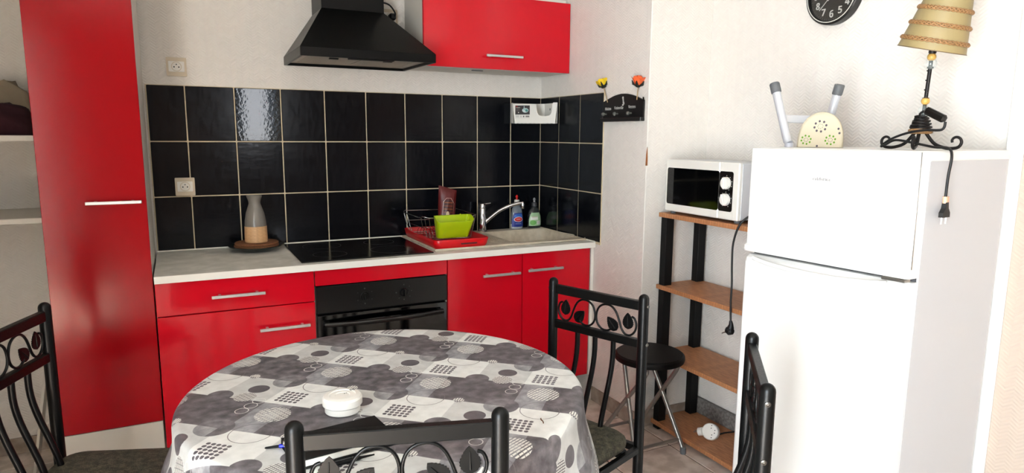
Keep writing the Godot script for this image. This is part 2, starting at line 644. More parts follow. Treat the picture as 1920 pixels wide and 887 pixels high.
# ---------------------------------------------------------------- the room
func build_room() -> void:
	# floor: a mortar bed with every tile on it
	var fl := struct("floor", "beige pink ceramic floor tiles with dark joints", "floor", box(Vector3(-2.4, -0.12, -0.25), Vector3(2.4, -0.003, 6.2), 0.001), M.floor_grout)
	var tile_mesh := done(box(Vector3(-0.170, -0.008, -0.170), Vector3(0.170, 0.0, 0.170), 0.002))
	for i in range(-12, 1):
		for k in range(-3, 15):
			var x := 1.885 + 0.345 * (i + 0.5)
			var z := 0.85 + 0.345 * (k + 0.5)
			if x < -1.7 or (x < -1.3 and z > 2.1) or z < -0.2 or (x > 1.86 and z < 0.9):
				continue
			var t := part("tile", tile_mesh, M.floor_tiles[rng.randi() % 3], fl)
			t.position = Vector3(x, rng.randf_range(-0.0008, 0.0004), z)
	for k in range(1, 15):   # cut tiles beside the right wall
		var t := part("tile", done(box(Vector3(1.8875, -0.008, 0.8525 + 0.345 * (k - 1)), Vector3(2.2, 0.0, 1.1925 + 0.345 * (k - 1)), 0.002)) if k > 1 else done(box(Vector3(1.8875, -0.008, 0.99), Vector3(2.2, 0.0, 1.1925), 0.002)), M.floor_tiles[k % 3], fl)
		t.position.y = 0.0
	struct("ceiling", "plain white ceiling", "ceiling", box(Vector3(-2.4, 2.55, -0.25), Vector3(2.4, 2.70, 6.2), 0.001), M.plaster)

	# back wall with its three rows of black tiles
	var back := struct("wall_back", "cream wall with embossed paper above black splashback tiles", "wall", box(Vector3(-1.8, -0.1, -0.25), Vector3(PILLAR, 2.6, 0.0), 0.001), M.wall)
	part("grout", box(Vector3(-0.157, TOP, 0.0), Vector3(PILLAR, TOP + 0.7545, 0.0055), 0.0005), M.grout, back)
	for r in 3:
		for i in range(-1, 9):
			var x0 := 0.207 * i + 0.0025
			var x1 := 0.207 * (i + 1) - 0.0025
			if i == -1:
				x0 = -0.152
			if i == 8:
				x1 = PILLAR - 0.009
			splash_tile(back, Vector3((x0 + x1) * 0.5, TOP + 0.2515 * (r + 0.5), 0.0045), Vector3(x1 - x0, 0.2465, 0.008), 0)
	# side wall (it ends the worktop), same tiles for 64 cm
	var side := struct("wall_side", "cream side wall beside the sink with three columns of black tiles", "wall", box(Vector3(PILLAR, -0.1, -0.25), Vector3(2.4, 2.6, 0.985), 0.003), M.wall)
	part("grout", box(Vector3(PILLAR - 0.0055, TOP - 0.01, 0.0), Vector3(PILLAR, TOP + 0.7545, 0.642), 0.0005), M.grout, side)
	for r in 3:
		for j in 3:
			var z0 := 0.214 * j + (0.009 if j == 0 else 0.0025)
			var z1 := 0.214 * (j + 1) - 0.0025
			splash_tile(side, Vector3(PILLAR - 0.0045, TOP + 0.2515 * (r + 0.5), (z0 + z1) * 0.5), Vector3(z1 - z0, 0.2465, 0.008), 1)
	var chip := mb()
	prism(chip, PackedVector2Array([Vector2(-0.004, 0), Vector2(0.006, 0.0), Vector2(0.006, 0.03), Vector2(0.003, 0.085), Vector2(-0.002, 0.05)]), 0.003, Transform3D(Basis(), Vector3(PILLAR - 0.001, 1.265, 0.984)))
	part("chipped_corner", chip, mat(Color(0.55, 0.33, 0.15), 0.8), side)
	var right := struct("wall_right", "cream wall with embossed paper behind the fridge and shelf", "wall", box(Vector3(RIGHT, -0.1, 0.985), Vector3(2.4, 2.6, 6.2), 0.001), M.wall)
	var paper := tri_map(mat(Color(0.70, 0.64, 0.585), 0.75), Vector3(5, 5, 5), true)  # wallpaper with the shade beyond the strip put into a darker beige
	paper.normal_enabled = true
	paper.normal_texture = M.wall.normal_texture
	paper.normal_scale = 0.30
	part("shaded_papering", box(Vector3(RIGHT - 0.004, 0.12, 2.322), Vector3(RIGHT, 2.55, 2.95), 0.001), paper, right)
	part("added_panelling", box(Vector3(RIGHT - 0.05, 0.0, 2.95), Vector3(RIGHT, 2.2, 5.9), 0.003), mat(Color(0.34, 0.25, 0.18), 0.6), right)  # dark panel added out of view to darken the tile reflections
	# left wall with the glazed door, front wall with the small window: both behind the camera's view
	var lw := mb()
	bb(lw, Vector3(-1.8, -0.1, 0.0), Vector3(-1.6, 2.6, 2.10), 0.001)
	bb(lw, Vector3(-1.6, -0.1, 1.95), Vector3(-1.05, 2.6, 2.10), 0.001)
	bb(lw, Vector3(-1.45, -0.1, 2.10), Vector3(-1.05, 2.6, 3.25), 0.001)
	bb(lw, Vector3(-1.45, -0.1, 4.65), Vector3(-1.05, 2.6, 6.2), 0.001)
	bb(lw, Vector3(-1.45, 2.15, 3.25), Vector3(-1.05, 2.6, 4.65), 0.001)
	struct("wall_left", "cream wall around the glazed door", "wall", lw, M.wall)  # unseen wall made thick so its reveal holds back the door light
	var fw := mb()
	bb(fw, Vector3(-1.05, -0.1, 6.0), Vector3(0.62, 2.6, 6.2), 0.001)
	bb(fw, Vector3(1.24, -0.1, 6.0), Vector3(RIGHT, 2.6, 6.2), 0.001)
	bb(fw, Vector3(0.62, -0.1, 6.0), Vector3(1.24, 1.22, 6.2), 0.001)
	bb(fw, Vector3(0.62, 2.14, 6.0), Vector3(1.24, 2.6, 6.2), 0.001)
	struct("wall_front", "unseen brown wall around the small window, darkened for the tile reflections", "wall", fw, mat(Color(0.40, 0.33, 0.28), 0.8))  # out of view; colour set dark to keep the tile reflections dark
	var d := mb()
	for z in [3.28, 3.95, 4.62]:
		bb(d, Vector3(-1.44, 0.0, z - 0.03), Vector3(-1.40, 2.15, z + 0.03))
	for y in [0.04, 2.11]:
		bb(d, Vector3(-1.438, y - 0.04, 3.25), Vector3(-1.402, y + 0.04, 4.65))
	var door := struct("door_1", "white framed glazed double door", "door", d, M.white_board)
	for z in [3.615, 4.285]:
		part("pane", box(Vector3(-1.423, 0.08, z - 0.305), Vector3(-1.417, 2.07, z + 0.305), 0.0005), M.glass, door)
	var w := mb()
	for x in [0.65, 1.21]:
		bb(w, Vector3(x - 0.03, 1.22, 6.06), Vector3(x + 0.03, 2.14, 6.12))
	for y in [1.25, 2.11]:
		bb(w, Vector3(0.62, y - 0.03, 6.065), Vector3(1.24, y + 0.03, 6.115))
	var win := struct("window_1", "small white framed window", "window", w, M.white_board)
	part("pane", box(Vector3(0.68, 1.28, 6.087), Vector3(1.18, 2.08, 6.093), 0.0005), M.glass, win)

	# skirting tiles
	var base_mat := tri_map(mat(Color(0.66, 0.61, 0.56), 0.4), Vector3(3, 3, 3), true)
	base_mat.albedo_texture = M.floor_tiles[0].albedo_texture
	var bs := struct("baseboard_side", "row of beige skirting tiles under the side wall", "baseboard", box(Vector3(PILLAR - 0.004, 0.0, 0.60), Vector3(PILLAR, 0.075, 0.985), 0.0005), M.grout)
	for z in [[0.602, 0.845], [0.849, 0.992]]:
		part("tile", box(Vector3(PILLAR - 0.011, 0.001, z[0]), Vector3(PILLAR - 0.003, 0.078, z[1]), 0.0015), base_mat, bs)
	var bc := struct("baseboard_back", "beige skirting tiles at the end of the shelf recess", "baseboard", box(Vector3(PILLAR, 0.0, 0.985), Vector3(RIGHT, 0.075, 0.988), 0.0005), M.grout)
	for x in [[1.848, 2.02], [2.024, 2.199]]:
		part("tile", box(Vector3(x[0], 0.001, 0.986), Vector3(x[1], 0.080, 0.994), 0.0015), base_mat, bc)
	var rough := tri_map(mat(Color(0.52, 0.50, 0.48), 0.95), Vector3(8, 8, 8), true)
	rough.albedo_texture = two_tone(noise_img(128, 0.05, 4, 81), Color(0.75, 0.74, 0.73), Color(1, 1, 1), 1.5)
	var br := mb()
	bb(br, Vector3(RIGHT - 0.022, 0.0, 0.996), Vector3(RIGHT, 0.115, 1.42), 0.004)
	bb(br, Vector3(RIGHT - 0.018, 0.0, 1.425), Vector3(RIGHT, 0.125, 2.28), 0.004)
	bb(br, Vector3(RIGHT - 0.018, 0.0, 2.325), Vector3(RIGHT, 0.12, 6.0), 0.004)
	struct("baseboard_right", "rough grey cement skirting behind the shelf", "baseboard", br, rough)
	struct("trim_1", "narrow white vertical strip on the wall beside the fridge", "trim", box(Vector3(RIGHT - 0.03, 0.0, 2.283), Vector3(RIGHT, 2.55, 2.322), 0.004), mat(Color(0.95, 0.945, 0.93), 0.35))
	var bl := struct("baseboard_left", "grey skirting tiles at the foot of the recess", "baseboard", box(Vector3(-1.6, 0.0, 0.0), Vector3(-0.50, 0.07, 0.003), 0.0005), M.grout)
	for k in 3:
		part("tile", box(Vector3(-0.848 - 0.345 * k, 0.001, 0.001), Vector3(-0.508 - 0.345 * k, 0.073, 0.010), 0.0015), base_mat, bl)

func splash_tile(parent: Node, at: Vector3, size: Vector3, axis: int) -> void:
	var s := mb()
	bx(s, Vector3.ZERO, size, 0.0025)
	var t := part("tile", s, M.tiles[rng.randi() % 3], parent)
	t.position = at
	if axis == 0 and absf(at.x - 0.31) < 0.05 and at.y > 1.4:   # the one tile whose rippled glaze mirrors the window
		t.material_override = M.clear_glaze
		return
	t.rotation = Vector3(rng.randf_range(-0.007, 0.007), rng.randf_range(-0.005, 0.005), 0)
	if axis == 1:
		t.rotation = Vector3(rng.randf_range(-0.003, 0.003), -PI / 2 + rng.randf_range(-0.003, 0.003), 0)


# ---------------------------------------------------------------- fitted units
func bar_handle(parent: Node, x0: float, x1: float, y: float, z: float) -> void:
	var s := mb()
	bb(s, Vector3(x0, y - 0.006, z + 0.026), Vector3(x1, y + 0.006, z + 0.036), 0.0015)
	for x in [x0 + 0.03, x1 - 0.03]:
		bb(s, Vector3(x - 0.005, y - 0.005, z - 0.001), Vector3(x + 0.005, y + 0.005, z + 0.027), 0.001)
	var h := part("handle", s, M.handle, parent)
	h.set_meta("label", "brushed metal bar handle")

func carcass(x0: float, x1: float, y0: float, y1: float, z1: float) -> SurfaceTool:
	# open-fronted white box of boards
	var s := mb()
	bb(s, Vector3(x0, y0, 0.02), Vector3(x0 + 0.016, y1, z1), 0.001)
	bb(s, Vector3(x1 - 0.016, y0, 0.02), Vector3(x1, y1, z1), 0.001)
	bb(s, Vector3(x0 + 0.016, y0, 0.02), Vector3(x1 - 0.016, y0 + 0.016, z1), 0.001)
	bb(s, Vector3(x0 + 0.016, y1 - 0.016, 0.02), Vector3(x1 - 0.016, y1, z1), 0.001)
	bb(s, Vector3(x0 + 0.016, y0 + 0.016, 0.02), Vector3(x1 - 0.016, y1 - 0.016, 0.026), 0.001)
	return s

func feet(o: Node, x0: float, x1: float, y: float) -> void:
	for x in [x0 + 0.05, x1 - 0.05]:
		for z in [0.09, 0.50]:
			var f := mb()
			lathe(f, [Vector2(0, 0), Vector2(0.026, 0), Vector2(0.026, 0.012), Vector2(0.016, 0.02), Vector2(0.016, y - 0.01), Vector2(0.028, y - 0.006), Vector2(0.028, y), Vector2(0, y)], 14, Transform3D(Basis(), Vector3(x, 0, z)))
			part("foot", f, M.black_matt, o)

func build_units() -> void:
	var Z := 0.585
	var zb := 0.566
	# tall cupboard
	var o := thing("tall_cupboard", "tall glossy red cupboard with one bar handle at the end of the worktop", "cupboard")
	part("body", carcass(-0.490, -0.164, 0.157, 2.30, zb), M.white_board, o)
	var d := part("door", box(Vector3(-0.491, 0.275, zb), Vector3(-0.162, 2.298, Z), 0.0015), M.shaded_red, o)
	bar_handle(d, -0.354, -0.176, 1.145, Z)
	part("base_panel", box(Vector3(-0.490, 0.157, zb), Vector3(-0.164, 0.272, Z - 0.003), 0.001), M.white_board, o)
	feet(o, -0.49, -0.164, 0.157)

	# drawer unit
	o = thing("drawer_unit", "red base unit with a shallow drawer above a deep one, beside the tall cupboard", "cabinet")
	part("body", carcass(-0.158, 0.438, 0.135, 0.826, zb), M.white_board, o)
	d = part("drawer", box(Vector3(-0.157, 0.693, zb), Vector3(0.437, 0.825, Z), 0.0015), M.red, o)
	bar_handle(d, 0.038, 0.238, 0.757, Z)
	d = part("drawer", box(Vector3(-0.157, 0.142, zb), Vector3(0.437, 0.689, Z), 0.0015), M.red, o)
	bar_handle(d, 0.21, 0.41, 0.600, Z)
	feet(o, -0.158, 0.438, 0.135)

	# oven housing and oven
	o = thing("oven_housing", "red base unit that holds the black oven, only its top panel showing", "cabinet")
	var s := mb()
	bb(s, Vector3(0.4385, 0.135, 0.02), Vector3(0.4425, 0.826, zb), 0.001)
	bb(s, Vector3(1.0375, 0.135, 0.02), Vector3(1.0415, 0.826, zb), 0.001)
	bb(s, Vector3(0.4425, 0.135, 0.02), Vector3(1.0375, 0.150, zb), 0.001)
	bb(s, Vector3(0.4425, 0.755, 0.02), Vector3(1.0375, 0.826, 0.06), 0.001)
	part("body", s, M.white_board, o)
	part("front_panel", box(Vector3(0.441, 0.757, zb), Vector3(1.039, 0.825, Z), 0.0015), M.red, o)
	feet(o, 0.44, 1.04, 0.135)

	o = thing("oven", "black built-in oven with two knobs and a tube handle, under the hob", "oven")
	part("body", box(Vector3(0.449, 0.155, 0.04), Vector3(1.031, 0.748, zb - 0.002), 0.002), M.black_matt, o)
	var cp := part("control_panel", box(Vector3(0.443, 0.634, zb - 0.002), Vector3(1.037, 0.753, Z + 0.003), 0.002), M.black, o)
	for x in [0.651, 0.829]:
		var k := mb()
		var xf := Transform3D(Basis(Vector3.RIGHT, PI / 2), Vector3(x, 0.694, Z + 0.003))
		lathe(k, [Vector2(0, 0), Vector2(0.019, 0), Vector2(0.019, 0.006), Vector2(0.016, 0.010), Vector2(0, 0.010)], 20, xf)
		bx(k, Vector3(x, 0.694, Z + 0.019), Vector3(0.008, 0.032, 0.014), 0.002)
		part("knob", k, M.black, o)
		var lg := mb()
		for a in ([0, 60, 120, 180, 240, 300] if x < 0.7 else [0, 45, 85, 130, 180, 220, 270]):
			var c := Vector3(x + 0.036 * sin(deg_to_rad(a)), 0.694 + 0.034 * cos(deg_to_rad(a)), Z + 0.0032)
			bx(lg, c, Vector3(0.0055, 0.0055, 0.0006) if a % 90 == 0 else Vector3(0.004, 0.003, 0.0006), 0.0001)
		part("dial_marks", lg, mat(Color(0.30, 0.30, 0.30), 0.5), cp).set_meta("kind", "stuff")
	var od := part("door", box(Vector3(0.443, 0.152, zb - 0.002), Vector3(1.037, 0.626, Z + 0.001), 0.003), M.black_glass, o)
	s = mb()
	var pts := []
	for i in 15:
		var q := i / 14.0
		pts.append(Vector3(lerpf(0.472, 1.010, q), 0.588, Z + 0.018 + 0.030 * (1.0 - pow(2.0 * q - 1.0, 2.0))))
	tube(s, pts, 0.0115, 12)
	for x in [0.485, 0.997]:
		bx(s, Vector3(x, 0.588, Z + 0.010), Vector3(0.022, 0.018, 0.020), 0.003)
	part("handle", s, M.black, od)

	# sink unit
	o = thing("sink_unit", "red base unit with two doors under the sink", "cabinet")
	s = mb()   # no top board: the bowl hangs into it
	bb(s, Vector3(1.042, 0.135, 0.02), Vector3(1.058, 0.826, zb), 0.001)
	bb(s, Vector3(1.823, 0.135, 0.02), Vector3(1.839, 0.826, zb), 0.001)
	bb(s, Vector3(1.058, 0.135, 0.02), Vector3(1.823, 0.151, zb), 0.001)
	bb(s, Vector3(1.058, 0.151, 0.02), Vector3(1.823, 0.826, 0.026), 0.001)
	part("body", s, M.white_board, o)
	d = part("door", box(Vector3(1.043, 0.142, zb), Vector3(1.4335, 0.825, Z), 0.0015), M.red, o)
	bar_handle(d, 1.210, 1.410, 0.735, Z)
	d = part("door", box(Vector3(1.4375, 0.142, zb), Vector3(1.830, 0.825, Z), 0.0015), M.red, o)
	bar_handle(d, 1.453, 1.652, 0.741, Z)
	part("filler_strip", box(Vector3(1.8395, 0.135, 0.50), Vector3(1.8565, 0.826, Z - 0.004), 0.001), M.edge, o)
	feet(o, 1.042, 1.839, 0.135)

	# worktop: four boards round the sink opening read as one slab
	o = thing("worktop", "long stone-grey worktop with a white front edge", "worktop")
	s = mb()
	bb(s, Vector3(-0.157, 0.8275, 0.0075), Vector3(1.43, TOP, 0.603), 0.0008)
	bb(s, Vector3(1.43, 0.8275, 0.0075), Vector3(PILLAR - 0.0075, TOP, 0.085), 0.0008)
	bb(s, Vector3(1.43, 0.8275, 0.482), Vector3(PILLAR - 0.0075, TOP, 0.603), 0.0008)
	bb(s, Vector3(1.835, 0.8275, 0.085), Vector3(PILLAR - 0.0075, TOP, 0.482), 0.0008)
	part("slab", s, M.worktop, o)
	part("front_edge", box(Vector3(-0.157, 0.8275, 0.603), Vector3(1.849, TOP, 0.6055), 0.0006), M.edge, o)
	s = mb()
	tube(s, [Vector3(-0.157, TOP + 0.002, 0.0095), Vector3(1.849, TOP + 0.002, 0.0095)], 0.004, 6)
	tube(s, [Vector3(1.8475, TOP + 0.002, 0.0095), Vector3(1.8475, TOP + 0.002, 0.60)], 0.004, 6)
	part("sealant", s, M.edge, o)

	# hob
	o = thing("hob", "black ceramic hob set into the worktop", "hob")
	part("glass_plate", box(Vector3(0.392, TOP + 0.0005, 0.052), Vector3(0.984, TOP + 0.006, 0.562), 0.002), mat(Color(0.028, 0.029, 0.031), 0.16), o)
	for c in [[0.55, 0.18, 0.09], [0.83, 0.18, 0.075], [0.54, 0.42, 0.075], [0.83, 0.41, 0.1]]:
		s = mb()
		lathe(s, [Vector2(c[2] - 0.0012, TOP + 0.0058), Vector2(c[2] - 0.0012, TOP + 0.0063), Vector2(c[2], TOP + 0.0063), Vector2(c[2], TOP + 0.0058)], 40, Transform3D(Basis(), Vector3(c[0], 0, c[1])))
		part("cooking_zone_ring", s, mat(Color(0.09, 0.09, 0.09), 0.4), o)

	# sink
	o = thing("sink", "cream resin sink with one bowl and a draining board", "sink")
	s = mb()
	var lo := TOP + 0.0003
	var hi := TOP + 0.0075
	bb(s, Vector3(1.000, lo, 0.022), Vector3(1.443, hi, 0.535), 0.003)
	bb(s, Vector3(1.443, lo, 0.022), Vector3(1.841, hi, 0.098), 0.003)
	bb(s, Vector3(1.443, lo, 0.468), Vector3(1.841, hi, 0.535), 0.003)
	bb(s, Vector3(1.820, lo, 0.098), Vector3(1.841, hi, 0.468), 0.003)
	part("draining_board", s, M.sink, o)
	s = mb()
	tube(s, smooth_path([Vector3(1.008, hi, 0.527), Vector3(1.40, hi, 0.527), Vector3(1.832, hi, 0.527), Vector3(1.833, hi, 0.30), Vector3(1.833, hi, 0.03)], 4), 0.004, 8)
	tube(s, [Vector3(1.008, hi, 0.527), Vector3(1.008, hi, 0.04)], 0.004, 8)
	part("raised_rim", s, M.sink, o)
	s = mb()
	var c0 := Vector3(1.6315, 0, 0.283)
	loft(s, [ring_xz(0.385, 0.378, 0.05, hi + 0.0005, c0), ring_xz(0.37, 0.362, 0.05, hi - 0.012, c0), ring_xz(0.34, 0.33, 0.06, TOP - 0.10, c0), ring_xz(0.27, 0.26, 0.08, TOP - 0.150, c0)], false, true, true)
	loft(s, [ring_xz(0.388, 0.380, 0.05, hi - 0.0005, c0), ring_xz(0.378, 0.37, 0.05, hi - 0.014, c0), ring_xz(0.348, 0.338, 0.06, TOP - 0.104, c0), ring_xz(0.278, 0.268, 0.08, TOP - 0.156, c0)], false, true)
	part("bowl", s, M.sink, o)
	s = mb()
	lathe(s, [Vector2(0, 0), Vector2(0.038, 0), Vector2(0.04, 0.003), Vector2(0.034, 0.004), Vector2(0.02, 0.001), Vector2(0, 0.001)], 24, Transform3D(Basis(), c0 + Vector3(0, TOP - 0.1495, 0)))
	part("drain", s, M.chrome, o)
	for k in 7:
		part("drain_rib", box(Vector3(1.30 + 0.018 * k, hi - 0.001, 0.13), Vector3(1.306 + 0.018 * k, hi + 0.002, 0.42), 0.0008), M.sink, o)


# ---------------------------------------------------------------- hood, wall cupboard, sockets
func build_hood_and_upper() -> void:
	var o := thing("range_hood", "black pyramid chimney hood above the hob", "hood")
	var x0 := 0.437
	var x1 := 1.036
	var y0 := 1.722
	var y1 := 1.760
	var zf := 0.475
	# rim: four plates, open underneath
	var s := mb()
	bb(s, Vector3(x0, y0, zf - 0.012), Vector3(x1, y1, zf), 0.001)
	bb(s, Vector3(x0, y0, 0.003), Vector3(x0 + 0.012, y1, zf - 0.012), 0.001)
	bb(s, Vector3(x1 - 0.012, y0, 0.003), Vector3(x1, y1, zf - 0.012), 0.001)
	bb(s, Vector3(x0 + 0.012, y0, 0.003), Vector3(x1 - 0.012, y1, 0.015), 0.001)
	part("rim", s, M.hood, o)
	s = mb()
	var a := [Vector3(x0, y1, 0.003), Vector3(x1, y1, 0.003), Vector3(x1, y1, zf), Vector3(x0, y1, zf)]
	var b := [Vector3(0.577, 1.963, 0.003), Vector3(0.867, 1.963, 0.003), Vector3(0.867, 1.963, 0.235), Vector3(0.577, 1.963, 0.235)]
	loft(s, [a, b], false, true, false, -1)
	part("canopy", s, M.hood, o)
	part("chimney", box(Vector3(0.577, 1.963, 0.003), Vector3(0.867, 2.549, 0.235), 0.001), M.hood, o)
	s = mb()
	bb(s, Vector3(x0 + 0.012, y0 + 0.012, 0.015), Vector3(x1 - 0.012, y0 + 0.018, 0.075), 0.001)
	bb(s, Vector3(x0 + 0.012, y0 + 0.012, zf - 0.075), Vector3(x1 - 0.012, y0 + 0.018, zf - 0.012), 0.001)
	bb(s, Vector3(x0 + 0.012, y0 + 0.012, 0.075), Vector3(x0 + 0.05, y0 + 0.018, zf - 0.075), 0.001)
	bb(s, Vector3(x1 - 0.05, y0 + 0.012, 0.075), Vector3(x1 - 0.012, y0 + 0.018, zf - 0.075), 0.001)
	part("filter_frame", s, M.hood_inside, o)
	for k in 2:
		var xa := x0 + 0.052 + k * 0.249
		part("grease_filter", box(Vector3(xa, y0 + 0.013, 0.077), Vector3(xa + 0.246, y0 + 0.021, zf - 0.077), 0.001), M.filter, o)
		part("filter_latch", box(Vector3(xa + 0.10, y0 + 0.008, 0.30), Vector3(xa + 0.14, y0 + 0.0135, 0.32), 0.001), M.black_matt, o)
	part("switch_block", box(Vector3(0.645, y0 - 0.002, zf - 0.05), Vector3(0.845, y0 + 0.013, zf - 0.014), 0.001), M.black_matt, o)

	# wall cupboard
	o = thing("wall_cupboard", "red fronted wall cupboard with a bar handle, over the sink", "cupboard")
	part("body", carcass(1.037, 1.851, 1.727, 2.085, 0.292), M.white_board, o)
	var d := part("door", box(Vector3(1.036, 1.726, 0.293), Vector3(1.852, 2.083, 0.311), 0.0015), M.red, o)
	bar_handle(d, 1.352, 1.556, 1.789, 0.311)
	part("catch", box(Vector3(1.33, 1.7235, 0.20), Vector3(1.39, 1.728, 0.215), 0.001), M.grey_plastic, o)
	# loose white rail on top of the cupboard
	whole("white_rail", "thin white rail lying on top of the wall cupboard", "rail", box(Vector3(1.62, 2.0855, 0.05), Vector3(1.85, 2.105, 0.27), 0.003), M.edge)

	wall_socket(Vector3(-0.026, 1.691, 0.0), "cream wall socket above the black tiles", "socket")
	wall_socket(Vector3(-0.024, 1.153, 0.0085), "cream wall socket set on the black tiles near the tall cupboard", "socket")
	wall_socket(Vector3(0.962, 1.985, 0.0), "cream wall socket half hidden behind the hood", "socket")
	s = mb()
	tube(s, smooth_path([Vector3(0.8695, 2.02, 0.06), Vector3(0.90, 2.043, 0.065), Vector3(0.945, 2.035, 0.065), Vector3(0.975, 2.00, 0.06), Vector3(0.975, 1.985, 0.045)], 6), 0.0042, 8)
	bx(s, Vector3(0.968, 1.985, 0.030), Vector3(0.034, 0.034, 0.040), 0.008)
	whole("hood_cable", "thin black cable from the hood chimney plugged into the socket behind it", "cable", s, M.rubber)

func wall_socket(at: Vector3, label: String, cat: String) -> void:
	var o := thing("wall_socket", label, cat, at, 0.0, "wall sockets")
	var s := mb()
	prism(s, rrect(0.082, 0.082, 0.004), 0.008)
	part("frame", s, M.socket, o)
	s = mb()
	prism(s, rrect(0.064, 0.046, 0.003, 5, Vector2(0, 0.001)), 0.0105)
	part("insert", s, M.white_plastic, o)
	s = mb()
	var xf := Transform3D(Basis(Vector3.RIGHT, PI / 2), Vector3(0, 0.001, 0.0104))
	lathe(s, [Vector2(0.0185, 0), Vector2(0.021, 0), Vector2(0.021, 0.0016), Vector2(0.0185, 0.0016), Vector2(0.0185, 0)], 28, xf)
	part("well_rim", s, M.socket, o)
	s = mb()
	for q in [Vector2(-0.0095, -0.002), Vector2(0.0095, -0.002)]:
		lathe(s, [Vector2(0, 0), Vector2(0.0030, 0), Vector2(0.0030, 0.0008), Vector2(0, 0.0008)], 12, Transform3D(Basis(Vector3.RIGHT, PI / 2), Vector3(q.x, q.y + 0.001, 0.0104)))
	part("pin_holes", s, M.hole_shade, o).set_meta("kind", "stuff")
	s = mb()
	lathe(s, [Vector2(0, 0), Vector2(0.0026, 0), Vector2(0.0026, 0.008), Vector2(0, 0.009)], 12, Transform3D(Basis(Vector3.RIGHT, PI / 2), Vector3(0, 0.010, 0.0104)))
	part("earth_pin", s, M.grey_plastic, o)


